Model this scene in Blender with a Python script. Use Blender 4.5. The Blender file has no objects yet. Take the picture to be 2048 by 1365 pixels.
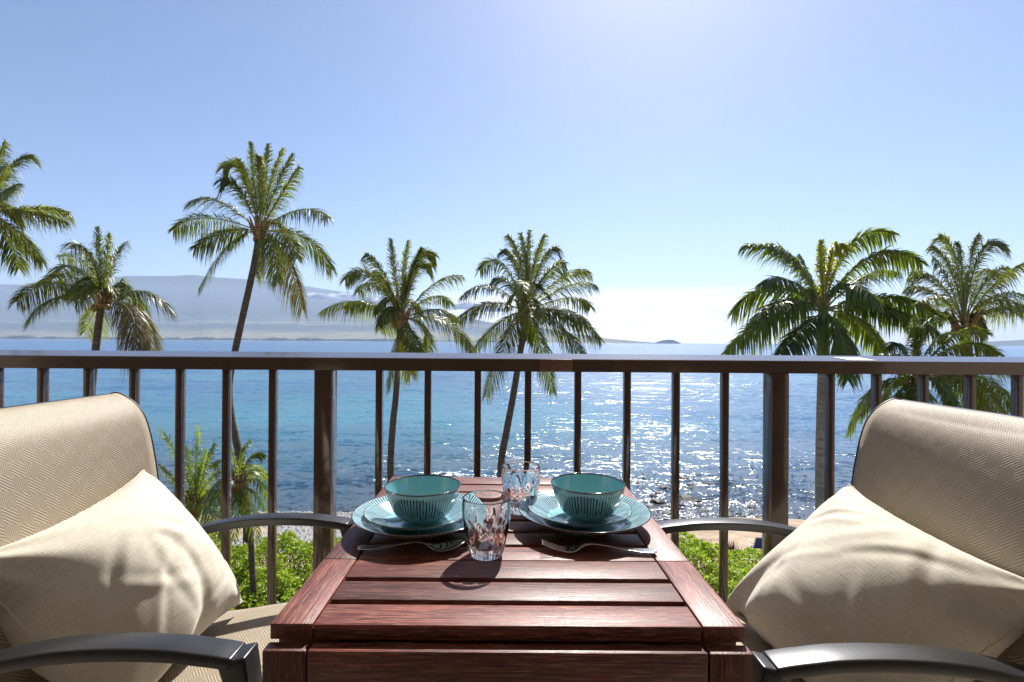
import bpy, bmesh, math, random
import numpy as np
from mathutils import Vector, Matrix
R = math.radians
SC = bpy.context.scene
COL = SC.collection
# ------------------------------------------------------------------ camera
CAM_H, FPX, VX, HY, ROLL = 1.077, 1010.0, 1008.0, 684.0, 0.4
cam = bpy.data.cameras.new('camera')
cam.lens = FPX / 2048 * 36; cam.sensor_width = 36
cam.clip_start = 0.05; cam.clip_end = 200000
co = bpy.data.objects.new('camera', cam); COL.objects.link(co)
yaw = 0.0; cam.shift_x = (1024 - VX) / 2048
co.matrix_world = (Matrix.Translation((0, 0, CAM_H)) @ Matrix.Rotation(yaw, 4, 'Z')
                   @ Matrix.Rotation(R(90 + 0.085), 4, 'X') @ Matrix.Rotation(R(ROLL), 4, 'Z'))
SC.camera = co
# ------------------------------------------------------------------ light
SUN_EL, SUN_AZ = 48.0, 18.0            # azimuth measured from +Y towards +X
SC.view_settings.view_transform = 'Standard'
SC.view_settings.look = 'None'
SC.view_settings.exposure = 1.24
SC.view_settings.gamma = 1
SC.cycles.use_denoising = True
SC.cycles.volume_bounces = 0
SC.cycles.max_bounces = 12
SC.cycles.transmission_bounces = 10
SC.cycles.transparent_max_bounces = 12
SC.cycles.sample_clamp_indirect = 6
w = bpy.data.worlds.new('World'); SC.world = w; w.use_nodes = True
nt = w.node_tree; nt.nodes.clear()
def NN(nt, t, **k):
    n = nt.nodes.new(t)
    for a, b in k.items(): setattr(n, a, b)
    return n
def M_(nt, op, a, b=None, c=None, clamp=False):
    n = nt.nodes.new('ShaderNodeMath'); n.operation = op; n.use_clamp = clamp
    for i, v in enumerate((a, b, c)):
        if v is None: continue
        if isinstance(v, (int, float)): n.inputs[i].default_value = v
        else: nt.links.new(v, n.inputs[i])
    return n.outputs[0]
def RAMP(nt, fac, stops, interp='LINEAR'):
    n = nt.nodes.new('ShaderNodeValToRGB'); cr = n.color_ramp; cr.interpolation = interp
    while len(cr.elements) < len(stops): cr.elements.new(0.5)
    for e, (p, c) in zip(cr.elements, stops):
        e.position = p; e.color = (c[0], c[1], c[2], 1) if not isinstance(c, (int, float)) else (c, c, c, 1)
    nt.links.new(fac, n.inputs[0]); return n.outputs[0]
def MIX(nt, fac, a, b, mode='MIX'):
    n = nt.nodes.new('ShaderNodeMix'); n.data_type = 'RGBA'; n.blend_type = mode
    for s, v in ((n.inputs[0], fac), (n.inputs[6], a), (n.inputs[7], b)):
        if isinstance(v, (int, float)): s.default_value = v
        elif isinstance(v, tuple): s.default_value = (v[0], v[1], v[2], 1)
        else: nt.links.new(v, s)
    return n.outputs[2]
def NOISE(nt, vec, scale, detail=4, rough=0.5, dist=0.0):
    n = nt.nodes.new('ShaderNodeTexNoise'); n.inputs['Scale'].default_value = scale
    n.inputs['Detail'].default_value = detail; n.inputs['Roughness'].default_value = rough
    n.inputs['Distortion'].default_value = dist
    if vec is not None: nt.links.new(vec, n.inputs['Vector'])
    return n.outputs[0]
def MAPV(nt, vec, scale=(1, 1, 1), loc=(0, 0, 0), rot=(0, 0, 0)):
    n = nt.nodes.new('ShaderNodeMapping'); n.inputs['Scale'].default_value = scale
    n.inputs['Location'].default_value = loc; n.inputs['Rotation'].default_value = rot
    nt.links.new(vec, n.inputs['Vector']); return n.outputs[0]
sky = NN(nt, 'ShaderNodeTexSky', sky_type='NISHITA', sun_disc=False, sun_elevation=R(SUN_EL),
         sun_rotation=R(SUN_AZ), altitude=0, air_density=0.8, dust_density=0.45, ozone_density=2.5)
tc = NN(nt, 'ShaderNodeTexCoord')
sx = NN(nt, 'ShaderNodeSeparateXYZ'); nt.links.new(tc.outputs['Generated'], sx.inputs[0])
az = M_(nt, 'DIVIDE', sx.outputs[0], M_(nt, 'MAXIMUM', sx.outputs[1], 0.05))
el = sx.outputs[2]
cn = NOISE(nt, MAPV(nt, tc.outputs['Generated'], (5, 5, 42)), 1.0, 6, 0.6, 0.4)
cn2 = NOISE(nt, MAPV(nt, tc.outputs['Generated'], (2.5, 2.5, 9), (3, 1, 2)), 1.0, 3, 0.5)
band = M_(nt, 'MULTIPLY', RAMP(nt, M_(nt, 'ADD', M_(nt, 'MULTIPLY', el, 6), M_(nt, 'MULTIPLY', M_(nt, 'SUBTRACT', cn, 0.5), 0.35)), [(0.0, 1.0), (0.50, 0.9), (0.64, 0.0)]),
          RAMP(nt, M_(nt, 'MULTIPLY_ADD', az, 0.5, M_(nt, 'MULTIPLY_ADD', cn2, 0.25, 0.375)), [(0.38, 0.0), (0.47, 1.0), (0.70, 1.0), (0.80, 0.0)]))
cl = M_(nt, 'MULTIPLY', band, RAMP(nt, cn, [(0.30, 0.25), (0.62, 1.0)]), clamp=True)
skc = MIX(nt, 1.0, sky.outputs[0], (0.85, 0.82, 0.84), 'MULTIPLY')
skyc = MIX(nt, cl, skc, (12.5, 12.2, 12.0))
bg = NN(nt, 'ShaderNodeBackground'); bg.inputs[1].default_value = 0.078
nt.links.new(skyc, bg.inputs[0])
wo = NN(nt, 'ShaderNodeOutputWorld'); nt.links.new(bg.outputs[0], wo.inputs[0])
sl = bpy.data.lights.new('sun', 'SUN'); sl.energy = 3.8; sl.angle = R(0.53); sl.color = (1, 0.96, 0.90)
so = bpy.data.objects.new('sun', sl); COL.objects.link(so)
SD = Vector((math.sin(R(SUN_AZ)) * math.cos(R(SUN_EL)), math.cos(R(SUN_AZ)) * math.cos(R(SUN_EL)), math.sin(R(SUN_EL))))
so.rotation_euler = SD.to_track_quat('Z', 'Y').to_euler()
so.location = (0, 0, 30)

# ------------------------------------------------------------------ helpers
def P(px, py, d):
    """a point of the photograph at distance d in front of the camera"""
    return Vector(((px - VX) / FPX * d, d, CAM_H - (py - HY - (px - 1024) * 0.007) / FPX * d))
def mat(name):
    m = bpy.data.materials.new(name); m.use_nodes = True
    t = m.node_tree; b = t.nodes['Principled BSDF']
    return m, t, b
def simple(name, col, rough=0.5, metal=0.0, spec=0.5, bump=0.0, bscale=50):
    m, t, b = mat(name)
    b.inputs['Base Color'].default_value = (*col, 1); b.inputs['Roughness'].default_value = rough
    b.inputs['Metallic'].default_value = metal; b.inputs['Specular IOR Level'].default_value = spec
    tcn = NN(t, 'ShaderNodeTexCoord')
    n = NOISE(t, tcn.outputs['Object'], bscale, 5, 0.6)
    t.links.new(MIX(t, RAMP(t, n, [(0.35, 0.0), (0.7, 1.0)]), tuple(c * 0.8 for c in col), tuple(min(1, c * 1.15) for c in col)), b.inputs['Base Color'])
    if bump:
        bp = NN(t, 'ShaderNodeBump'); bp.inputs['Strength'].default_value = bump; bp.inputs['Distance'].default_value = 0.002
        t.links.new(n, bp.inputs['Height']); t.links.new(bp.outputs[0], b.inputs['Normal'])
    return m
def empty(name, loc=(0, 0, 0), label=None, cat=None, group=None):
    o = bpy.data.objects.new(name, None); COL.objects.link(o); o.location = loc
    tag(o, label, cat, group); return o
def tag(o, label=None, cat=None, group=None, kind=None):
    if label: o['label'] = label
    if cat: o['category'] = cat
    if group: o['group'] = group
    if kind: o['kind'] = kind
    return o
def link(name, me, m=None, parent=None, smooth=False, loc=None):
    o = bpy.data.objects.new(name, me); COL.objects.link(o)
    if m is not None and not me.materials: me.materials.append(m)
    if parent is not None:
        o.parent = parent
        o.matrix_parent_inverse = Matrix.Translation(-parent.location)
    if smooth: me.polygons.foreach_set('use_smooth', [True] * len(me.polygons))
    if loc is not None: o.location = loc
    return o
def mesh(name, v, f):
    me = bpy.data.meshes.new(name); me.from_pydata([tuple(map(float, p)) for p in v], [], [tuple(map(int, q)) for q in f]); me.update(); return me
def np_mesh(name, v, quads=None, tris=None):
    me = bpy.data.meshes.new(name); v = np.asarray(v, np.float32)
    nq = 0 if quads is None else len(quads); ntr = 0 if tris is None else len(tris)
    me.vertices.add(len(v)); me.vertices.foreach_set('co', v.ravel())
    me.loops.add(nq * 4 + ntr * 3); me.polygons.add(nq + ntr)
    idx = []; 
    if nq: idx.append(np.asarray(quads, np.int32).ravel())
    if ntr: idx.append(np.asarray(tris, np.int32).ravel())
    me.loops.foreach_set('vertex_index', np.concatenate(idx))
    st = np.concatenate([np.arange(nq) * 4, nq * 4 + np.arange(ntr) * 3]).astype(np.int32)
    me.polygons.foreach_set('loop_start', st)
    me.update(calc_edges=True); me.validate(); return me
def box(name, x0, x1, y0, y1, z0, z1, m, parent=None, bev=0.0, seg=2):
    v = [(x, y, z) for x in (x0, x1) for y in (y0, y1) for z in (z0, z1)]
    f = [(0, 1, 3, 2), (4, 6, 7, 5), (0, 4, 5, 1), (2, 3, 7, 6), (0, 2, 6, 4), (1, 5, 7, 3)]
    cx, cy, cz = (x0 + x1) / 2, (y0 + y1) / 2, (z0 + z1) / 2
    me = mesh(name, [(a - cx, b - cy, c - cz) for a, b, c in v], f)
    if bev:
        bm = bmesh.new(); bm.from_mesh(me)
        bmesh.ops.bevel(bm, geom=list(bm.edges), offset=bev, segments=seg, affect='EDGES', profile=0.5)
        bm.to_mesh(me); bm.free()
    o = link(name, me, m, parent, loc=(cx, cy, cz), smooth=bool(bev))
    if bev: me.set_sharp_from_angle(angle=R(35))
    return o
def tube_np(pts, rad, n=8, cap=True):
    pts = np.asarray(pts, float); k = len(pts)
    rad = np.full(k, rad) if np.isscalar(rad) else np.asarray(rad, float)
    T = np.gradient(pts, axis=0); T /= np.linalg.norm(T, axis=1)[:, None] + 1e-12
    ref = np.array([0.13, 1.0, 0.07]) if abs(T[0][1]) < 0.8 else np.array([0.1, 0.05, 1.0])
    V = []
    for i in range(k):
        a = np.cross(T[i], ref); a /= np.linalg.norm(a); b = np.cross(T[i], a)
        th = np.arange(n) * 2 * math.pi / n
        V.append(pts[i] + rad[i] * (np.cos(th)[:, None] * a + np.sin(th)[:, None] * b))
    V = np.concatenate(V); F = []
    for i in range(k - 1):
        for j in range(n):
            F.append((i * n + j, i * n + (j + 1) % n, (i + 1) * n + (j + 1) % n, (i + 1) * n + j))
    if cap:
        F.append(tuple(range(n - 1, -1, -1))); F.append(tuple((k - 1) * n + j for j in range(n)))
    return V, F
def tube(name, pts, rad, m, parent=None, n=8, smooth=True):
    V, F = tube_np(pts, rad, n); return link(name, mesh(name, V, F), m, parent, smooth)
def lathe(name, prof, m, parent=None, n=96, loc=(0, 0, 0), fn=None):
    """closed profile (r, z) turned around z"""
    V = []; F = []; k = len(prof)
    for j in range(n):
        th = j * 2 * math.pi / n
        for i, (r, z) in enumerate(prof):
            rr = fn(i, r, z, th) if fn else r
            V.append((rr * math.cos(th), rr * math.sin(th), z))
    for j in range(n):
        a, b = j * k, ((j + 1) % n) * k
        for i in range(k - 1): F.append((a + i, b + i, b + i + 1, a + i + 1))
    me = mesh(name, V, F)
    bm = bmesh.new(); bm.from_mesh(me); bmesh.ops.remove_doubles(bm, verts=bm.verts, dist=1e-6)
    bmesh.ops.recalc_face_normals(bm, faces=bm.faces); bm.to_mesh(me); bm.free()
    return link(name, me, m, parent, True, loc=loc)
def spline(pts, n=8):
    """Catmull-Rom through pts"""
    p = np.asarray(pts, float); p = np.vstack([2 * p[0] - p[1], p, 2 * p[-1] - p[-2]]); out = []
    for i in range(1, len(p) - 2):
        for t in np.linspace(0, 1, n, endpoint=False):
            out.append(0.5 * (2 * p[i] + (p[i + 1] - p[i - 1]) * t + (2 * p[i - 1] - 5 * p[i] + 4 * p[i + 1] - p[i + 2]) * t * t
                              + (3 * p[i] - p[i - 1] - 3 * p[i + 1] + p[i + 2]) * t ** 3))
    out.append(p[-2]); return np.array(out)

# ------------------------------------------------------------------ materials
def wood_mat():
    m, t, b = mat('stained_hardwood')
    tcn = NN(t, 'ShaderNodeTexCoord'); oi = NN(t, 'ShaderNodeObjectInfo')
    off = NN(t, 'ShaderNodeVectorMath', operation='SCALE'); off.inputs[0].default_value = (7.3, 3.1, 5.7)
    t.links.new(oi.outputs['Random'], off.inputs['Scale'])
    ad = NN(t, 'ShaderNodeVectorMath', operation='ADD'); t.links.new(tcn.outputs['Object'], ad.inputs[0]); t.links.new(off.outputs[0], ad.inputs[1])
    v = MAPV(t, ad.outputs[0], (8, 300, 300)); v2 = MAPV(t, ad.outputs[0], (4, 30, 30)); v3 = MAPV(t, ad.outputs[0], (30, 640, 640))
    g = NOISE(t, v, 1, 6, 0.62, 0.3); big = NOISE(t, v2, 1, 4, 0.55, 0.6); pore = NOISE(t, v3, 1, 3, 0.6)
    c1 = RAMP(t, g, [(0.28, (0.016, 0.005, 0.004)), (0.48, (0.075, 0.016, 0.010)), (0.68, (0.18, 0.044, 0.025)), (0.85, (0.30, 0.095, 0.056))])
    c2 = RAMP(t, big, [(0.3, (0.75, 0.70, 0.7)), (0.7, (1.25, 1.22, 1.2))])
    c = MIX(t, 1.0, c1, c2, 'MULTIPLY')
    c = MIX(t, RAMP(t, pore, [(0.52, 0.0), (0.66, 0.55)]), c, (0.30, 0.15, 0.10))
    br = M_(t, 'MULTIPLY_ADD', oi.outputs['Random'], 0.9, 0.65)
    cm = NN(t, 'ShaderNodeVectorMath', operation='SCALE'); t.links.new(c, cm.inputs[0]); t.links.new(br, cm.inputs['Scale'])
    t.links.new(cm.outputs[0], b.inputs['Base Color'])
    t.links.new(RAMP(t, g, [(0.3, 0.38), (0.7, 0.60)]), b.inputs['Roughness'])
    b.inputs['Specular IOR Level'].default_value = 0.48
    b.inputs['Coat Weight'].default_value = 0.10; b.inputs['Coat Roughness'].default_value = 0.25
    bp = NN(t, 'ShaderNodeBump'); bp.inputs['Strength'].default_value = 0.5; bp.inputs['Distance'].default_value = 0.0012
    t.links.new(M_(t, 'ADD', g, M_(t, 'MULTIPLY', pore, 0.6)), bp.inputs['Height'])
    t.links.new(bp.outputs[0], b.inputs['Normal']); t.links.new(bp.outputs[0], b.inputs['Coat Normal'])
    return m
WOOD = wood_mat()
RAILM = simple('bronze_painted_metal', (0.050, 0.026, 0.015), 0.20, 0.0, 0.5, 0.0, 6)
for _n in RAILM.node_tree.nodes:
    if _n.type == 'BSDF_PRINCIPLED':
        _n.inputs['Coat Weight'].default_value = 0.45; _n.inputs['Coat Roughness'].default_value = 0.08; _n.inputs['Coat IOR'].default_value = 1.7
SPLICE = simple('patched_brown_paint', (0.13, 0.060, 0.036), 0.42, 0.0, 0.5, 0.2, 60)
CHAIRM = simple('charcoal_powder_coat', (0.016, 0.016, 0.018), 0.34, 0.0, 0.55, 0.10, 900)
STEEL = simple('polished_steel', (0.72, 0.72, 0.74), 0.12, 1.0, 0.5, 0.0, 300)
HINGE = simple('dull_hinge_metal', (0.20, 0.19, 0.17), 0.45, 1.0)
WHITE = simple('white_paint', (0.75, 0.73, 0.70), 0.6, 0, 0.4, 0.1, 30)
TILE = simple('lanai_floor_tile', (0.42, 0.36, 0.29), 0.5, 0, 0.5, 0.05, 8)
BLACKP = simple('black_vinyl_piping', (0.012, 0.011, 0.014), 0.5)

def fabric_sling():
    m, t, b = mat('woven_sling_fabric')
    uv = NN(t, 'ShaderNodeUVMap'); sp = NN(t, 'ShaderNodeSeparateXYZ'); t.links.new(uv.outputs[0], sp.inputs[0])
    u, v = sp.outputs[0], sp.outputs[1]
    S = 0.027
    # diamond blocks: rotate 45 degrees and check
    iu = M_(t, 'FLOOR', M_(t, 'DIVIDE', u, S)); iv = M_(t, 'FLOOR', M_(t, 'DIVIDE', M_(t, 'ADD', v, M_(t, 'MULTIPLY', u, 0.35)), S))
    par = M_(t, 'MODULO', M_(t, 'ABSOLUTE', M_(t, 'ADD', iu, iv)), 2.0)
    F = 2 * math.pi / 0.0043
    l1 = M_(t, 'SINE', M_(t, 'MULTIPLY', M_(t, 'ADD', M_(t, 'MULTIPLY', u, 0.62), M_(t, 'MULTIPLY', v, 0.78)), F))
    l2 = M_(t, 'MULTIPLY', M_(t, 'SINE', M_(t, 'MULTIPLY', M_(t, 'SUBTRACT', M_(t, 'MULTIPLY', u, 0.86), M_(t, 'MULTIPLY', v, 0.5)), F * 1.15)), 0.55)
    mx = NN(t, 'ShaderNodeMix'); t.links.new(par, mx.inputs[0]); t.links.new(l1, mx.inputs[2]); t.links.new(l2, mx.inputs[3])
    line = M_(t, 'MULTIPLY_ADD', mx.outputs[0], 0.5, 0.5)
    d1 = M_(t, 'SINE', M_(t, 'MULTIPLY', u, 2 * math.pi / 0.0031)); d2 = M_(t, 'SINE', M_(t, 'MULTIPLY', v, 2 * math.pi / 0.0031))
    dots = M_(t, 'MULTIPLY_ADD', M_(t, 'MULTIPLY', d1, d2), 0.5, 0.5)
    h = M_(t, 'ADD', M_(t, 'MULTIPLY', line, 0.68), M_(t, 'MULTIPLY', dots, 0.32))
    col = RAMP(t, h, [(0.10, (0.22, 0.165, 0.11)), (0.40, (0.39, 0.325, 0.24)), (0.75, (0.53, 0.47, 0.38))])
    tint = MIX(t, par, (1.0, 0.985, 0.96), (0.93, 0.905, 0.85))
    col = MIX(t, 1.0, col, tint, 'MULTIPLY')
    t.links.new(col, b.inputs['Base Color']); b.inputs['Roughness'].default_value = 0.55; b.inputs['Specular IOR Level'].default_value = 0.45
    bp = NN(t, 'ShaderNodeBump'); bp.inputs['Strength'].default_value = 0.45; bp.inputs['Distance'].default_value = 0.0009
    t.links.new(h, bp.inputs['Height']); t.links.new(bp.outputs[0], b.inputs['Normal'])
    tr = NN(t, 'ShaderNodeBsdfTranslucent'); t.links.new(col, tr.inputs[0])
    ms = NN(t, 'ShaderNodeMixShader'); ms.inputs[0].default_value = 0.22
    t.links.new(b.outputs[0], ms.inputs[1]); t.links.new(tr.outputs[0], ms.inputs[2])
    t.links.new(ms.outputs[0], t.nodes['Material Output'].inputs[0])
    return m
SLING = fabric_sling()
def fabric_pillow():
    m, t, b = mat('cream_slub_cotton')
    uv = NN(t, 'ShaderNodeUVMap')
    a = NOISE(t, MAPV(t, uv.outputs[0], (30, 520, 1)), 1, 3, 0.6); c = NOISE(t, MAPV(t, uv.outputs[0], (620, 60, 1), (5, 5, 0)), 1, 3, 0.6)
    g = M_(t, 'ADD', M_(t, 'MULTIPLY', a, 0.6), M_(t, 'MULTIPLY', c, 0.4))
    col = RAMP(t, g, [(0.34, (0.52, 0.465, 0.365)), (0.62, (0.68, 0.635, 0.535))])
    t.links.new(col, b.inputs['Base Color']); b.inputs['Roughness'].default_value = 0.75; b.inputs['Specular IOR Level'].default_value = 0.25
    b.inputs['Sheen Weight'].default_value = 0.25; b.inputs['Sheen Roughness'].default_value = 0.4
    bp = NN(t, 'ShaderNodeBump'); bp.inputs['Strength'].default_value = 0.55; bp.inputs['Distance'].default_value = 0.0016
    t.links.new(g, bp.inputs['Height']); t.links.new(bp.outputs[0], b.inputs['Normal'])
    return m
PILLOWM = fabric_pillow()
def glaze(name, n, r0, r1, rim, zmode=False, z0=0, z1=0, zr=0):
    m, t, b = mat(name)
    tcn = NN(t, 'ShaderNodeTexCoord'); sp = NN(t, 'ShaderNodeSeparateXYZ'); t.links.new(tcn.outputs['Object'], sp.inputs[0])
    x, y, z = sp.outputs
    r = M_(t, 'SQRT', M_(t, 'ADD', M_(t, 'MULTIPLY', x, x), M_(t, 'MULTIPLY', y, y)))
    an = M_(t, 'DIVIDE', M_(t, 'ARCTAN2', y, x), 2 * math.pi)
    wob = NOISE(t, tcn.outputs['Object'], 35, 2, 0.5)
    ph = M_(t, 'ADD', M_(t, 'MULTIPLY', an, n), M_(t, 'MULTIPLY', M_(t, 'SUBTRACT', wob, 0.5), 0.5))
    idx = M_(t, 'FLOOR', ph); fr = M_(t, 'ABSOLUTE', M_(t, 'SUBTRACT', M_(t, 'FRACT', ph), 0.5))
    wn = NN(t, 'ShaderNodeTexWhiteNoise', noise_dimensions='1D'); t.links.new(idx, wn.inputs['W'])
    hw = M_(t, 'MULTIPLY_ADD', wn.outputs[0], 0.06, 0.19 if not zmode else 0.17)
    st = M_(t, 'LESS_THAN', fr, hw)
    jit = M_(t, 'MULTIPLY', M_(t, 'SUBTRACT', wn.outputs[0], 0.5), 0.006 if not zmode else 0.010)
    q = z if zmode else r
    lo, hi = (z0, z1) if zmode else (r0, r1)
    msk = M_(t, 'MULTIPLY', M_(t, 'GREATER_THAN', M_(t, 'ADD', q, jit), lo), M_(t, 'LESS_THAN', M_(t, 'ADD', q, M_(t, 'MULTIPLY', jit, 0.3)), hi))
    if zmode:                     # only the outside wall
        geo = NN(t, 'ShaderNodeNewGeometry'); sn = NN(t, 'ShaderNodeSeparateXYZ')
        vt = NN(t, 'ShaderNodeVectorTransform', vector_type='NORMAL', convert_from='WORLD', convert_to='OBJECT'); t.links.new(geo.outputs['Normal'], vt.inputs[0]); t.links.new(vt.outputs[0], sn.inputs[0])
        outw = M_(t, 'GREATER_THAN', M_(t, 'ADD', M_(t, 'MULTIPLY', sn.outputs[0], x), M_(t, 'MULTIPLY', sn.outputs[1], y)), 0.0)
        msk = M_(t, 'MULTIPLY', msk, outw)
    st = M_(t, 'MULTIPLY', st, msk)
    spk = RAMP(t, NOISE(t, tcn.outputs['Object'], 420, 1, 0.5), [(0.73, 0.0), (0.76, 1.0)])
    tone = NOISE(t, tcn.outputs['Object'], 22, 4, 0.6)
    base = MIX(t, tone, (0.16, 0.41, 0.45), (0.23, 0.51, 0.55))
    if not zmode:
        base = MIX(t, RAMP(t, M_(t, 'DIVIDE', r, rim), [(0.45, 0.0), (0.75, 1.0)]), base, (0.36, 0.58, 0.63))
    base = MIX(t, M_(t, 'MULTIPLY', spk, 0.8), base, (0.02, 0.03, 0.03))
    base = MIX(t, st, base, (0.012, 0.022, 0.03))
    rimm = M_(t, 'GREATER_THAN', z, zr) if zmode else M_(t, 'GREATER_THAN', r, rim)
    base = MIX(t, rimm, base, (0.055, 0.018, 0.012))
    t.links.new(base, b.inputs['Base Color']); b.inputs['Roughness'].default_value = 0.12
    b.inputs['Specular IOR Level'].default_value = 0.6; b.inputs['Coat Weight'].default_value = 0.5; b.inputs['Coat Roughness'].default_value = 0.05
    return m
G_PLATE = glaze('teal_glaze_large_plate', 118, 0.082, 0.1275, 0.1288)
G_SMALL = glaze('teal_glaze_small_plate', 96, 0.062, 0.0995, 0.1012)
G_BOWL = glaze('teal_glaze_bowl', 74, 0, 0, 0, True, 0.022, 0.060, 0.0672)
def glass_mat():
    m, t, b = mat('clear_glass')
    b.inputs['Base Color'].default_value = (1, 1, 1, 1); b.inputs['Roughness'].default_value = 0.0
    b.inputs['Transmission Weight'].default_value = 1.0; b.inputs['IOR'].default_value = 1.5
    return m
GLASS = glass_mat()
def leaf_mat(name, dark, light, trans=0.45, rough=0.36):
    m, t, b = mat(name)
    oi = NN(t, 'ShaderNodeObjectInfo'); tcn = NN(t, 'ShaderNodeTexCoord')
    n = NOISE(t, tcn.outputs['Object'], 1.7, 3, 0.6)
    f = M_(t, 'ADD', M_(t, 'MULTIPLY', n, 0.7), M_(t, 'MULTIPLY', oi.outputs['Random'], 0.35))
    c = RAMP(t, f, [(0.30, dark), (0.78, light)])
    t.links.new(c, b.inputs['Base Color']); b.inputs['Roughness'].default_value = rough; b.inputs['Specular IOR Level'].default_value = 0.55
    tr = NN(t, 'ShaderNodeBsdfTranslucent')
    t.links.new(MIX(t, 1.0, c, (1.5, 1.7, 0.6), 'MULTIPLY'), tr.inputs[0])
    ms = NN(t, 'ShaderNodeMixShader'); ms.inputs[0].default_value = trans
    t.links.new(b.outputs[0], ms.inputs[1]); t.links.new(tr.outputs[0], ms.inputs[2])
    t.links.new(ms.outputs[0], t.nodes['Material Output'].inputs[0])
    return m
LEAF = leaf_mat('coconut_leaf', (0.060, 0.075, 0.012), (0.21, 0.215, 0.036))
LEAFY = leaf_mat('young_yellow_leaf', (0.26, 0.25, 0.015), (0.46, 0.42, 0.03))
LEAFR = leaf_mat('royal_palm_leaf', (0.050, 0.080, 0.018), (0.19, 0.23, 0.042), 0.4)
LEAFB = leaf_mat('dry_frond_leaf', (0.11, 0.085, 0.04), (0.22, 0.17, 0.08))
LEAFS = leaf_mat('bright_small_palm_leaf', (0.08, 0.11, 0.012), (0.24, 0.27, 0.03), 0.5)
HEDGEL = leaf_mat('beach_shrub_leaf', (0.21, 0.27, 0.010), (0.42, 0.49, 0.025), 0.5, 0.5)
STEM = simple('frond_stalk', (0.20, 0.19, 0.06), 0.5)
def trunk_mat(name, c0, c1):
    m, t, b = mat(name)
    tcn = NN(t, 'ShaderNodeTexCoord')
    n = NOISE(t, MAPV(t, tcn.outputs['Object'], (2.0, 2.0, 13)), 1, 4, 0.6); n2 = NOISE(t, tcn.outputs['Object'], 9, 4, 0.6)
    f = M_(t, 'ADD', M_(t, 'MULTIPLY', n, 0.65), M_(t, 'MULTIPLY', n2, 0.35))
    t.links.new(RAMP(t, f, [(0.36, c0), (0.62, c1)]), b.inputs['Base Color']); b.inputs['Roughness'].default_value = 0.85
    bp = NN(t, 'ShaderNodeBump'); bp.inputs['Strength'].default_value = 0.8; bp.inputs['Distance'].default_value = 0.03
    t.links.new(f, bp.inputs['Height']); t.links.new(bp.outputs[0], b.inputs['Normal'])
    return m
TRUNK = trunk_mat('coconut_bark', (0.045, 0.030, 0.020), (0.13, 0.10, 0.075))
TRUNKR = trunk_mat('royal_palm_bark', (0.13, 0.115, 0.10), (0.34, 0.31, 0.28))
SHAFT = simple('green_crownshaft', (0.10, 0.17, 0.035), 0.4)
NUT = simple('coconut_husk', (0.26, 0.17, 0.045), 0.5)
FIBER = trunk_mat('crown_fibre', (0.07, 0.05, 0.02), (0.30, 0.19, 0.07))

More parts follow.
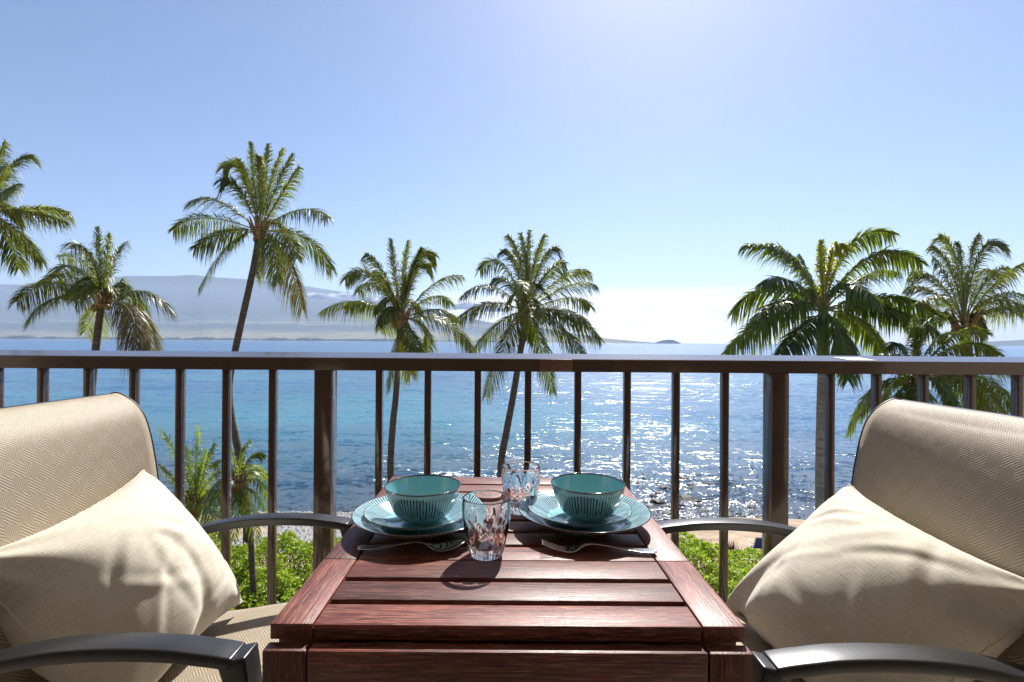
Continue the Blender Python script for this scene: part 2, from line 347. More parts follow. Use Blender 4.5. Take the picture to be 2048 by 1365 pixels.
# ------------------------------------------------------------------ the setting
Z_SEA, Z_G = -10.3, -9.0
def sea_mat():
    m, t, b = mat('sea_water')
    tcn = NN(t, 'ShaderNodeTexCoord'); v = tcn.outputs['Object']
    sp = NN(t, 'ShaderNodeSeparateXYZ'); t.links.new(v, sp.inputs[0])
    p1 = NOISE(t, MAPV(t, v, (0.010, 0.022, 1)), 1, 3, 0.5, 0.3)
    p2 = NOISE(t, MAPV(t, v, (0.05, 0.12, 1), (4, 9, 0)), 1, 5, 0.6, 0.4)
    c = RAMP(t, p1, [(0.40, (0.016, 0.085, 0.19)), (0.54, (0.022, 0.115, 0.22)), (0.66, (0.040, 0.18, 0.24))])
    tq = M_(t, 'MULTIPLY', RAMP(t, M_(t, 'DIVIDE', sp.outputs[0], -100), [(0.02, 0.0), (0.35, 1.0)]), RAMP(t, M_(t, 'DIVIDE', sp.outputs[1], 400), [(0.10, 0.0), (0.20, 1.0), (0.40, 1.0), (0.75, 0.0)]))
    tq = M_(t, 'MULTIPLY', tq, RAMP(t, NOISE(t, MAPV(t, v, (0.02, 0.035, 1), (5, 3, 0)), 1, 4, 0.55, 0.4), [(0.42, 0.1), (0.60, 1.0)]))
    c = MIX(t, M_(t, 'MULTIPLY', tq, 0.5), c, (0.035, 0.20, 0.23))
    far = RAMP(t, M_(t, 'DIVIDE', sp.outputs[1], 900), [(0.06, 0.0), (0.45, 1.0)])
    c = MIX(t, far, c, (0.014, 0.10, 0.23))
    # shallow reef close to the beach
    near = RAMP(t, M_(t, 'DIVIDE', sp.outputs[1], 120), [(0.27, 1.0), (0.62, 0.0)])
    reef = RAMP(t, p2, [(0.40, (0.018, 0.045, 0.060)), (0.52, (0.055, 0.055, 0.045)), (0.66, (0.085, 0.070, 0.055))])
    c = MIX(t, M_(t, 'MULTIPLY', near, 0.75), c, reef)
    t.links.new(c, b.inputs['Base Color'])
    b.inputs['IOR'].default_value = 1.33; b.inputs['Specular IOR Level'].default_value = 0.5
    b.inputs['Roughness'].default_value = 0.15
    # slopes of the waves, one noise per wavelength
    acc = None
    for k, (sc_, loc, amp) in enumerate((((8.0, 10.0, 1), (0, 0, 0), 0.70), ((1.7, 2.6, 1), (3, 7, 0), 0.56), ((0.45, 1.0, 1), (9, 2, 0), 0.54), ((0.10, 0.32, 1), (4, 4, 0), 0.38), ((0.035, 0.11, 1), (1, 8, 0), 0.22))):
        n = NN(t, 'ShaderNodeTexNoise'); n.inputs['Scale'].default_value = 1; n.inputs['Detail'].default_value = 1.5; n.inputs['Distortion'].default_value = 0.3
        t.links.new(MAPV(t, v, sc_, loc), n.inputs['Vector'])
        q = NN(t, 'ShaderNodeVectorMath', operation='SUBTRACT'); t.links.new(n.outputs['Color'], q.inputs[0]); q.inputs[1].default_value = (.5, .5, .5)
        r_ = NN(t, 'ShaderNodeVectorMath', operation='MULTIPLY'); t.links.new(q.outputs[0], r_.inputs[0]); r_.inputs[1].default_value = (amp * 0.8, amp * 1.15, 0)
        if acc is None: acc = r_.outputs[0]
        else:
            d_ = NN(t, 'ShaderNodeVectorMath', operation='ADD'); t.links.new(acc, d_.inputs[0]); t.links.new(r_.outputs[0], d_.inputs[1]); acc = d_.outputs[0]
    gust = RAMP(t, NOISE(t, MAPV(t, v, (0.004, 0.012, 1)), 1, 3, 0.5), [(0.35, 0.75), (0.65, 1.15)])
    gs = NN(t, 'ShaderNodeVectorMath', operation='SCALE'); t.links.new(acc, gs.inputs[0]); t.links.new(M_(t, 'MULTIPLY', gust, M_(t, 'MULTIPLY_ADD', near, 0.9, 1.45)), gs.inputs['Scale'])
    ad = NN(t, 'ShaderNodeVectorMath', operation='ADD'); t.links.new(gs.outputs[0], ad.inputs[0]); ad.inputs[1].default_value = (0, 0, 1)
    nm = NN(t, 'ShaderNodeVectorMath', operation='NORMALIZE'); t.links.new(ad.outputs[0], nm.inputs[0])
    t.links.new(nm.outputs[0], b.inputs['Normal'])
    return m
SEA = link('sea', mesh('sea', [(-24000, -200, Z_SEA), (24000, -200, Z_SEA), (24000, 24000, Z_SEA), (-24000, 24000, Z_SEA)], [(0, 1, 2, 3)]), sea_mat())
tag(SEA, kind='structure')
def sand_mat():
    m, t, b = mat('beach_sand')
    tcn = NN(t, 'ShaderNodeTexCoord'); v = tcn.outputs['Object']
    n = NOISE(t, v, 0.8, 5, 0.6); n2 = NOISE(t, v, 14, 3, 0.6)
    t.links.new(RAMP(t, M_(t, 'ADD', M_(t, 'MULTIPLY', n, 0.6), M_(t, 'MULTIPLY', n2, 0.4)), [(0.35, (0.22, 0.15, 0.09)), (0.6, (0.44, 0.33, 0.22))]), b.inputs['Base Color'])
    b.inputs['Roughness'].default_value = 0.9
    bp = NN(t, 'ShaderNodeBump'); bp.inputs['Strength'].default_value = 0.6; bp.inputs['Distance'].default_value = 0.08
    t.links.new(n2, bp.inputs['Height']); t.links.new(bp.outputs[0], b.inputs['Normal'])
    return m
SAND = sand_mat()
def ground():
    rnd = random.Random(3)
    xs = np.concatenate([np.linspace(-400, -46, 12), np.linspace(-42, 42, 64), np.linspace(46, 400, 12)])
    prof = [(-190, -9.0), (-60, -9.0), (6, -9.0), (22, -9.02), (24.5, -9.15), (26.5, -9.4), (28.5, -9.8), (30.5, -10.1), (32, -10.32), (35, -10.45), (40, -10.62), (48, -11.2)]
    V = []; F = []
    for i, x in enumerate(xs):
        sh = 0.7 * math.sin(x * 0.13) + 0.45 * math.sin(x * 0.37 + 1) + (0.9 if x < -6 else 0)
        for (y, z) in prof:
            k = 1 if y > 22 else 0
            V.append((x, y + sh * k, z + rnd.uniform(-.05, .05) * k))
    n = len(prof)
    for i in range(len(xs) - 1):
        for j in range(n - 1): F.append((i * n + j, (i + 1) * n + j, (i + 1) * n + j + 1, i * n + j + 1))
    o = link('beach', mesh('beach', V, F), SAND, smooth=True); tag(o, kind='structure')
ground()
# lanai
tag(box('balcony_floor', -4.2, 4.2, -1.6, 1.82, -0.16, 0.0, TILE), kind='structure')
tag(box('balcony_ceiling', -4.2, 4.2, -1.6, 1.90, 2.42, 2.60, WHITE), kind='structure')
tag(box('building_wall', -9, 9, -7.0, -1.603, -9.2, 6.0, simple('tan_stucco', (0.36, 0.30, 0.23), 0.8, 0, .3, .2, 20)), kind='structure')

# ------------------------------------------------------------------ far land
def land_mat(name, lo, mid, hi, zs):
    m, t, b = mat(name)
    geo = NN(t, 'ShaderNodeNewGeometry'); sp = NN(t, 'ShaderNodeSeparateXYZ'); t.links.new(geo.outputs['Position'], sp.inputs[0])
    n = NOISE(t, MAPV(t, geo.outputs['Position'], (0.0007, 0.0004, 0.010)), 1, 6, 0.62, 0.8)
    n2 = NOISE(t, MAPV(t, geo.outputs['Position'], (0.012, 0.005, 0.02)), 1, 4, 0.6)
    f = M_(t, 'ADD', M_(t, 'DIVIDE', sp.outputs[2], zs), M_(t, 'MULTIPLY', M_(t, 'SUBTRACT', n, 0.5), 0.5))
    c = RAMP(t, f, [(0.0, lo), (0.12, mid), (0.26, hi), (0.38, hi), (0.45, (0.20, 0.21, 0.14)), (0.52, hi), (0.60, (0.12, 0.13, 0.10)), (0.68, hi)])
    c = MIX(t, RAMP(t, n2, [(0.4, 0.0), (0.7, 0.6)]), c, (0.05, 0.07, 0.04))
    t.links.new(c, b.inputs['Base Color']); b.inputs['Roughness'].default_value = 1.0; b.inputs['Specular IOR Level'].default_value = 0.1
    return m
LANDM = land_mat('volcano_slope', (0.15, 0.15, 0.07), (0.26, 0.24, 0.13), (0.045, 0.065, 0.06), 900)
ISLM = land_mat('island_slope', (0.05, 0.06, 0.05), (0.06, 0.07, 0.055), (0.06, 0.07, 0.05), 500)
def range_mesh(name, sil, shore, m, k, seed, label=None, cat=None):
    """a slope rising from the shore line to a ridge; sil = (px, py) of the ridge"""
    rnd = random.Random(seed)
    px = np.array([s[0] for s in sil], float); py = np.array([s[1] for s in sil], float)
    xs = np.linspace(px[0], px[-1], 240); ys = np.interp(xs, px, py)
    V = []; rows = 26
    ph = [rnd.uniform(0, 6.28) for _ in range(8)]
    for i, (x, y) in enumerate(zip(xs, ys)):
        ang = max(0.0, (HY + (x - 1024) * 0.007 - y) / FPX)
        rd = shore * (1 + k * min(1, ang * 9))
        hr = ang * rd + CAM_H
        for j in range(rows + 3):
            t = j / rows
            if t <= 1:
                d = shore + (rd - shore) * t
                g = math.sin(x * .021 + ph[0] + 3 * t) + .6 * math.sin(x * .053 + ph[1] - 2 * t) + .4 * math.sin(x * .11 + ph[2] + 5 * t)
                z = Z_SEA - 3 + (hr - Z_SEA + 3) * (t ** 1.35 + 0.018 * g * math.sin(math.pi * t))
            else:
                d = rd * (1 + 0.12 * (j - rows)); z = hr * (1 - 0.5 * (j - rows)) + Z_SEA
            V.append(((x - VX) / FPX * d, d, z))
    n = rows + 3; F = []
    for i in range(len(xs) - 1):
        for j in range(n - 1): F.append((i * n + j, (i + 1) * n + j, (i + 1) * n + j + 1, i * n + j + 1))
    o = link(name, mesh(name, V, F), m, smooth=True); tag(o, kind='structure'); return o
range_mesh('mountain', [(-1200, 670), (-800, 640), (-400, 600), (-150, 578), (0, 569), (90, 570), (180, 557), (260, 552), (340, 552), (385, 550), (430, 555), (500, 559), (560, 565), (620, 574), (690, 585), (760, 594), (840, 612), (920, 634), (980, 645), (1040, 650), (1080, 656), (1130, 664), (1200, 676), (1260, 681.5), (1305, 685.5), (1330, 689)], 9000, LANDM, 1.0, 5)
range_mesh('island_hill', [(1308, 686.5), (1318, 683), (1328, 680.5), (1338, 679.5), (1347, 680.5), (1356, 684), (1362, 687)], 8600, ISLM, 0.06, 8)
range_mesh('island_far', [(1895, 692), (1930, 688), (1960, 685), (2000, 682.5), (2048, 680), (2110, 677), (2220, 673), (2350, 680), (2450, 692)], 10500, ISLM, 0.3, 9)
# wooded shore strip and pale beach at the foot of the mountain
def shore_strip():
    rnd = random.Random(11)
    V = []; F = []
    xs = np.linspace(-1500, 1230, 900)
    for i, x in enumerate(xs):
        d = 8940
        h = (9 + 16 * abs(math.sin(x * .043) * math.sin(x * .017 + 1)) + rnd.uniform(0, 14)) * (1.0 if x < 700 else max(0.1, 1 - (x - 700) / 600))
        X = (x - VX) / FPX * d
        V += [(X, d, Z_SEA - 1), (X, d + 3, Z_SEA + h * 1.6), (X, d + 60, Z_SEA + h * 1.9), (X, d + 120, Z_SEA - 1)]
    for i in range(len(xs) - 1):
        for j in range(3): F.append((i * 4 + j, (i + 1) * 4 + j, (i + 1) * 4 + j + 1, i * 4 + j + 1))
    m = simple('far_wood', (0.035, 0.05, 0.03), 1.0, 0, 0.1, 0, 0.02)
    tag(link('far_woods', mesh('far_woods', V, F), m), 'dark line of woods along the far shore under the mountain', 'woods', kind='stuff')
    V = []; F = []
    for i, x in enumerate(xs):
        d = 8900; X = (x - VX) / FPX * d
        V += [(X, d, Z_SEA - .5), (X, d + 38, Z_SEA + 5)]
    for i in range(len(xs) - 1): F.append((i * 2, i * 2 + 2, i * 2 + 3, i * 2 + 1))
    tag(link('far_beach', mesh('far_beach', V, F), simple('pale_far_sand', (0.55, 0.50, 0.42), 0.9, 0, .2, 0, .05)), kind='structure')
shore_strip()
def clouds():
    rnd = random.Random(21)
    m = bpy.data.materials.new('cloud_white'); m.use_nodes = True; t = m.node_tree; b = t.nodes['Principled BSDF']
    b.inputs['Base Color'].default_value = (.95, .95, .95, 1); b.inputs['Roughness'].default_value = 1
    tr = NN(t, 'ShaderNodeBsdfTranslucent'); tr.inputs[0].default_value = (.98, .98, .98, 1)
    ms = NN(t, 'ShaderNodeMixShader'); ms.inputs[0].default_value = 0.85
    t.links.new(b.outputs[0], ms.inputs[1]); t.links.new(tr.outputs[0], ms.inputs[2]); t.links.new(ms.outputs[0], t.nodes['Material Output'].inputs[0])
    for cx, cy, wd in ((632, 592, 30), (655, 594, 34), (700, 592, 46), (735, 596, 34), (585, 590, 18), (930, 612, 60), (985, 618, 40)):
        bm = bmesh.new()
        for k in range(9):
            q = P(cx + rnd.uniform(-.5, .5) * wd, cy + rnd.uniform(-2.5, 2.5), 8600)
            r = rnd.uniform(.09, .2) * wd * 8.6
            mt = Matrix.Translation(q) @ Matrix.Diagonal((r * 1.7, r, r * rnd.uniform(.45, .8), 1))
            bmesh.ops.create_icosphere(bm, subdivisions=3, radius=1, matrix=mt)
        me = bpy.data.meshes.new('cloud'); bm.to_mesh(me); bm.free()
        o = link('cloud', me, m, smooth=True); tag(o, 'small white cloud hanging low before the blue mountain slope', 'cloud', 'small clouds before the slope', 'stuff')
clouds()
# haze
def haze():
    m = bpy.data.materials.new('haze_air'); m.use_nodes = True; t = m.node_tree; t.nodes.clear()
    pv = NN(t, 'ShaderNodeVolumePrincipled'); pv.inputs['Color'].default_value = (0.57, 0.72, 1.0, 1)
    pv.inputs['Density'].default_value = 0.000050; pv.inputs['Anisotropy'].default_value = 0.25
    out = NN(t, 'ShaderNodeOutputMaterial'); t.links.new(pv.outputs[0], out.inputs['Volume'])
    o = box('haze', -25000, 25000, -300, 25000, -15, 1600, m); tag(o, 'thin pale sea haze in front of the far mountain', 'haze', kind='stuff')
haze()

# ------------------------------------------------------------------ palms
def bez(a, b, c, n):
    t = np.linspace(0, 1, n)[:, None]
    return (1 - t) ** 2 * a + 2 * t * (1 - t) * b + t ** 2 * c, 2 * (1 - t) * (b - a) + 2 * t * (c - b)
def frond(parent, a, b, c, rng, L=0.75, n=80, wid=0.05, droop=0.6, leafm=None, stemr=0.032, roll=None, start=0.16, name='frond', wind=0.12):
    a, b, c = (np.array(q, float) for q in (a, b, c))
    chord = np.linalg.norm(c - a)
    pts, tg = bez(a, b, c, n); tg /= np.linalg.norm(tg, axis=1)[:, None]
    phi = rng.uniform(-1.1, 1.1) if roll is None else roll
    if c[2] - a[2] > 1.1 * abs(c[0] - a[0]): phi = rng.uniform(1.15, 1.6) * rng.choice([-1, 1])
    ref = np.array([0, math.sin(phi), math.cos(phi)])
    S = np.cross(tg, ref); S /= np.linalg.norm(S, axis=1)[:, None] + 1e-9
    N = np.cross(S, tg)
    t = np.linspace(0, 1, n)
    use = t > start
    tt = (t[use] - start) / (1 - start); p = pts[use]; T = tg[use]; Sv = S[use]; Nv = N[use]
    ln = L * np.clip(np.sin(math.pi * (tt * 0.80 + 0.12)), 0.05, 1) ** 0.7 * min(1.0, chord / 3.0 + 0.15)
    VV = []; QQ = []; TT = []; off = 0
    for sd in (-1, 1):
        k = len(tt)
        l = ln * rng.uniform(0.78, 1.15, k)
        upr = np.clip(T[:, 2] - 0.35, 0, 1)
        fw = (0.45 + 0.75 * tt + 1.9 * upr + rng.uniform(-.18, .18, k))[:, None]
        D = T * fw + Sv * sd * (0.95 + rng.uniform(-.15, .15, k))[:, None] + Nv * rng.uniform(-.05, .45, k)[:, None]
        D += rng.normal(0, 0.09, (k, 3)); D[:, 0] += wind
        D /= np.linalg.norm(D, axis=1)[:, None]
        Wd = np.cross(D, Nv + rng.normal(0, .35, (k, 3))); Wd /= np.linalg.norm(Wd, axis=1)[:, None]
        dr = droop * rng.uniform(0.5, 1.5, k)
        G = np.array([0, 0, -1.0])
        rings = []
        for q, wq in ((0.0, 0.55), (0.35, 1.0), (0.72, 0.75)):
            ctr = p + D * (l * q)[:, None] + G * (dr * l * q * q)[:, None]
            h = Wd * (wid * 0.5 * wq)
            rings += [ctr - h, ctr + h]
        tipp = p + D * l[:, None] + G * (dr * l)[:, None]
        V = np.stack(rings + [tipp], axis=1).reshape(-1, 3)
        base = off + np.arange(k) * 7
        QQ.append(np.stack([base, base + 1, base + 3, base + 2], 1)); QQ.append(np.stack([base + 2, base + 3, base + 5, base + 4], 1))
        TT.append(np.stack([base + 4, base + 5, base + 6], 1))
        VV.append(V); off += k * 7
    Vt, Ft = tube_np(pts[::4], np.linspace(stemr, 0.006, len(pts[::4])), 5, cap=False)
    VV.append(Vt); QQ.append(np.array(Ft) + off)
    nleaf = sum(len(q) for q in QQ[:-1]); 
    me = np_mesh('frond', np.concatenate(VV), np.concatenate(QQ), np.concatenate(TT))
    me.materials.append(leafm or LEAF); me.materials.append(STEM)
    mi = np.zeros(len(me.polygons), np.int32)
    mi[nleaf:nleaf + len(Ft)] = 1
    me.polygons.foreach_set('material_index', mi)
    return link(name, me, None, parent)

def palm(name, label, crown, d, fl, scale, trunkpts, tr=0.15, L=0.75, flen=4.2, seed=1, leafm=None, droop=0.8, wid=0.034, n=130,
         extra=5, nuts=0, group='palms between the hedge and the sea', royal=False, base_y=None, org=(0, 0), trm=None, dry=(), yellow=(), zg=None, stemr=0.032, spear=True):
    rng = np.random.default_rng(seed)
    c0 = P(*crown, d)
    tp = [P(x, y, d + (dd if len(q) > 2 else 0)) for q in trunkpts for (x, y, dd) in [(*q, 0) if len(q) == 2 else q]]
    last = tp[-1]; tp.append(Vector((last.x + 0.15, last.y, (Z_G if zg is None else zg) - 0.1)))
    root = empty(name, (tp[-1].x, tp[-1].y, (Z_G if zg is None else zg)), label, 'palm tree', group)
    path = spline([tuple(c0 - Vector((0, 0, 0.05)))] + [tuple(q) for q in tp], 8)
    s = np.linspace(0, 1, len(path))
    rad = tr * (0.82 + 0.30 * s + 0.55 * np.clip((s - 0.9) / 0.1, 0, 1) ** 2)
    # ring relief on the trunk
    rad = rad * (1 + 0.025 * np.sin(np.arange(len(path)) * 2.3))
    tube('trunk', path, rad, trm or TRUNK, root, 12)
    def F(px, py): return ((px / scale + org[0]), (py / scale + org[1]))
    ppm = FPX / d
    for i, (cx, cy, tx, ty) in enumerate(fl):
        cxx, cyy = F(cx, cy); txx, tyy = F(tx, ty)
        vis = math.hypot(txx - crown[0], tyy - crown[1]) / ppm
        dep = math.sqrt(max(0.15, flen ** 2 * 0.8 - vis ** 2)) * rng.choice([-1, 1]) * rng.uniform(0.4, 0.95)
        a = np.array(c0) + np.array([0, 0, 0.0])
        b = np.array(P(cxx, cyy, d)); b[1] += dep * 0.45; c = np.array(P(txx, tyy, d)); c[1] += dep
        b[0] *= 1 + dep * 0.45 / d; c[0] *= 1 + dep / d
        b[2] = CAM_H + (b[2] - CAM_H) * (1 + dep * .45 / d); c[2] = CAM_H + (c[2] - CAM_H) * (1 + dep / d)
        lm = LEAFY if i in yellow else LEAFB if i in dry else leafm
        frond(root, a, b, c, rng, L, n, wid, droop * (1.9 if i in dry else 1), lm, stemr)
    for k in range(extra):
        az_ = rng.uniform(0, 2 * math.pi); e = rng.uniform(0.2, 1.2)
        dirh = np.array([math.cos(az_) * 0.35, math.sin(az_), 0])
        a = np.array(c0); ll = flen * rng.uniform(0.7, 0.95)
        b = a + dirh * ll * 0.45 * math.cos(e) + np.array([0, 0, ll * 0.55 * math.sin(e) + 0.4])
        c = a + dirh * ll * 0.9 + np.array([0, 0, ll * (0.55 * math.sin(e) - 0.35)])
        frond(root, a, b, c, rng, L, n, wid, droop, leafm, stemr)
    if spear:
        frond(root, c0, c0 + Vector((0.05, 0, 1.2)), c0 + Vector((0.15, 0.1, flen * 0.55)), rng, 0.3, 34, wid, 0.0, leafm, stemr, name='spear_leaf')
    if not royal:
        # fibrous leaf bases
        V = []; F2 = []
        for k in range(11):
            an = k * 2.4; r0 = tr * 1.2
            dv = np.array([math.cos(an), math.sin(an), 0])
            p0 = np.array(c0) + dv * r0 * 0.6 + np.array([0, 0, -0.32]); p1 = np.array(c0) + dv * r0 * 1.5 + np.array([0, 0, 0.05]); p2 = np.array(c0) + dv * r0 * 2.6 + np.array([0, 0, 0.55])
            v_, f_ = tube_np([p0, p1, p2], [0.09, 0.075, 0.03], 6)
            F2 += [tuple(i + len(V) for i in q) for q in f_]; V += list(map(tuple, v_))
        link('leaf_base', mesh('leaf_base', V, F2), FIBER, root, True)
    nm = None
    for k in range(nuts):
        an = rng.uniform(0, 6.28)
        if nm is None:
            bm = bmesh.new(); bmesh.ops.create_icosphere(bm, subdivisions=2, radius=0.115)
            for v in bm.verts: v.co.z *= 1.25
            nm = bpy.data.meshes.new('coconut'); bm.to_mesh(nm); bm.free(); nm.materials.append(NUT)
            nm.polygons.foreach_set('use_smooth', [True] * len(nm.polygons))
        o = link('coconut', nm, None, root)
        o.location = c0 + Vector((math.cos(an) * 0.28, math.sin(an) * 0.28, rng.uniform(-0.42, -0.05)))
    return root
D0 = 22.0
palm('coconut_palm', 'tall leaning coconut palm whose sparse crown stands highest against the sky', (517, 463), D0,
     [(230, 430, 75, 575), (300, 300, 165, 415), (400, 540, 205, 685), (430, 560, 240, 925), (500, 60, 375, 200), (450, 220, 360, 280),
      (560, 250, 540, 45), (620, 250, 645, 60), (660, 280, 735, 85), (700, 300, 795, 115), (740, 350, 835, 195), (860, 370, 1010, 500),
      (900, 540, 1040, 820), (800, 560, 825, 750), (690, 600, 710, 890), (770, 640, 860, 1050), (630, 700, 590, 850), (520, 250, 470, 150), (600, 200, 590, 130)],
     3.034, [(505, 540), (470, 704), (459, 770), (463, 830), (478, 900), (494, 1000)], org=(320, 270), seed=4, extra=2, nuts=5, dry=(15,), tr=0.155, flen=4.0)
palm('coconut_palm', 'short windblown coconut palm crown in front of the mountain, left of the tall leaning one', (204, 602), 21,
     [(300, 800, 100, 1010), (330, 900, 180, 1110), (450, 680, 330, 860), (560, 640, 430, 660), (600, 800, 590, 560), (640, 800, 660, 600), (680, 730, 755, 650),
      (560, 700, 350, 740), (520, 800, 460, 1040), (570, 1060, 510, 1200), (900, 860, 1040, 1070), (850, 980, 820, 1300), (930, 1000, 915, 1300), (760, 800, 760, 950), (430, 780, 250, 900)],
     3.034, [(200, 625), (191, 704), (184, 780), (182, 900)], org=(0, 270), seed=7, extra=4, nuts=3, dry=(11, 12), tr=0.15, flen=3.8, L=0.85, spear=False)
palm('coconut_palm', 'bushy coconut palm with a straight slim trunk behind the left bowl', (802, 642), D0,
     [(350, 460, 50, 665), (420, 160, 240, 400), (540, 250, 400, 200), (640, 400, 600, 75), (690, 400, 745, 90), (760, 60, 960, 210), (760, 180, 930, 300), (960, 330, 1170, 370),
      (950, 420, 1080, 590), (1000, 540, 1140, 740), (1060, 600, 1260, 960), (920, 660, 900, 990), (740, 800, 850, 990), (650, 950, 600, 1260), (620, 700, 520, 800), (500, 280, 340, 500),
      (720, 900, 770, 1160), (780, 300, 850, 150), (600, 450, 480, 330), (420, 520, 240, 620)],
     4.016, [(799, 667), (798, 706), (792, 799), (787, 850), (783, 950)], org=(630, 460), seed=11, extra=5, nuts=9, dry=(), yellow=(16,), tr=0.14, flen=3.6, L=0.72)
palm('coconut_palm', 'full round coconut palm leaning slightly over the middle of the railing', (1051, 625), D0,
     [(560, 230, 445, 85), (600, 300, 545, 70), (600, 350, 612, 45), (650, 280, 730, 80), (740, 100, 840, 200), (750, 290, 895, 300), (400, 100, 230, 350), (450, 360, 330, 430),
      (300, 340, 90, 560), (300, 520, 80, 720), (430, 660, 160, 1000), (480, 720, 285, 1330), (660, 740, 800, 1300), (790, 700, 1050, 1010), (920, 620, 1170, 890), (980, 480, 1090, 640),
      (960, 380, 1130, 470), (900, 300, 1080, 370), (610, 800, 600, 900), (560, 300, 575, 520), (520, 200, 400, 200), (850, 600, 1060, 760)],
     3.9, [(1051, 640), (1040, 709), (1026, 799), (1015, 860), (1003, 950)], org=(900, 450), seed=15, extra=5, nuts=8, tr=0.145, flen=3.7, L=0.74)
palm('coconut_palm', 'large coconut palm at the right edge with a crown high over the railing', (1927, 650), 19.5,
     [(640, 200, 490, 130), (660, 100, 540, 70), (760, 0, 940, 125), (560, 270, 370, 290), (540, 360, 350, 380), (560, 380, 400, 470), (850, 330, 1070, 230), (890, 360, 1080, 430),
      (870, 480, 1100, 500), (800, 180, 880, 300), (500, 460, 370, 560), (950, 380, 1200, 620), (680, 200, 650, 110), (720, 150, 780, 60), (600, 300, 500, 200), (820, 260, 960, 260)],
     3.034, [(1930, 672), (1934, 720), (1938, 800), (1940, 900)], org=(1700, 450), seed=19, extra=3, nuts=6, tr=0.18, flen=3.6, L=0.72)
palm('coconut_palm', 'cropped coconut palm at the left edge, only right-hand fronds in view', (-28, 425), 20,
     [(0, 330, 95, 300), (60, 100, 190, 130), (60, 400, 400, 530), (230, 430, 405, 470), (120, 560, 250, 770), (60, 560, 110, 810), (-40, 200, 20, 40), (-100, 200, -140, 20), (-300, 350, -430, 600), (-250, 250, -400, 300), (-200, 520, -260, 850), (-20, 300, 40, 180), (20, 420, 80, 300)],
     3.034, [(-30, 470), (-45, 700), (-50, 1000)], org=(0, 270), seed=23, extra=4, nuts=3, tr=0.16, flen=3.6, L=0.75)
palm('royal_palm', 'thick royal palm with a green crownshaft and one yellow new frond', (1647, 622), 18.5,
     [(480, 120, 190, 180), (340, 280, 130, 570), (380, 500, 90, 800), (540, 650, 410, 805), (650, 350, 640, 150), (700, 80, 760, 190), (760, 20, 1060, 110), (900, 80, 1230, 280),
      (1040, 380, 1340, 600), (1080, 460, 1350, 720), (850, 540, 1000, 800), (560, 350, 520, 230), (780, 620, 800, 960), (900, 280, 1080, 330), (420, 400, 240, 640), (900, 420, 1150, 620), (520, 200, 330, 170), (480, 300, 300, 400)],
     2.904, [(1646, 740), (1645, 800), (1644, 990)], org=(1420, 430), seed=31, extra=3, leafm=LEAFR, droop=0.85, wid=0.056, n=135, tr=0.185, flen=3.6, L=0.72, royal=True,
     group=None, trm=TRUNKR, yellow=(4, 5), stemr=0.045, spear=False)
palm('coconut_palm', 'low dark green palm half hidden by the railing behind the right chair', (1828, 762), 16.5,
     [(400, 700, 390, 560), (320, 640, 230, 740), (650, 600, 900, 790), (820, 800, 980, 1100), (760, 820, 930, 1170), (700, 860, 830, 1150), (280, 760, 150, 790), (120, 860, 0, 1250), (200, 900, 60, 1170), (280, 860, 200, 1080),
      (560, 860, 640, 1130), (500, 640, 600, 660), (430, 620, 500, 560), (640, 560, 830, 660), (330, 1000, 300, 1180), (460, 1000, 470, 1200), (700, 700, 960, 900)],
     3.034, [(1822, 800), (1818, 860), (1815, 950)], org=(1700, 450), seed=37, extra=2, leafm=LEAFR, tr=0.17, flen=3.0, L=0.62, nuts=4)
palm('young_palm', 'young palm with upright bright fronds growing just behind the left chair', (392, 1015), 17.5,
     [(380, 940, 325, 862), (392, 930, 398, 856), (410, 940, 430, 888), (350, 960, 322, 930), (370, 990, 330, 990), (430, 960, 455, 1000), (420, 1000, 450, 1060), (380, 980, 350, 1060), (400, 940, 415, 900), (385, 930, 365, 880), (410, 960, 450, 940)],
     1.0, [(394, 1060), (396, 1110)], seed=41, extra=4, leafm=LEAFS, tr=0.11, flen=2.6, L=0.62, group='young palms in the hedge', n=46, wid=0.04, stemr=0.022)
palm('young_palm', 'young palm with drooping fronds between two balusters left of the big post', (478, 975), 18.0,
     [(500, 890, 532, 912), (510, 920, 545, 960), (500, 960, 538, 1030), (490, 970, 520, 1080), (470, 960, 440, 1040), (450, 930, 420, 1000), (470, 900, 455, 880), (485, 890, 500, 880), (440, 960, 405, 1060), (480, 980, 470, 1080), (520, 930, 540, 1000), (460, 900, 430, 930)],
     1.0, [(492, 1010), (504, 1070), (508, 1140)], seed=43, extra=5, leafm=LEAFS, tr=0.10, flen=2.5, L=0.55, group='young palms in the hedge', n=46, wid=0.036, stemr=0.02)
# crownshaft of the royal palm
rp = [o for o in bpy.data.objects if o.name == 'royal_palm'][0]
cc = [tuple(P(1646, y, 18.5)) for y in (612, 640, 670, 700, 735)]
tube('crownshaft', cc, [0.13, 0.19, 0.215, 0.215, 0.205], SHAFT, rp, 14)

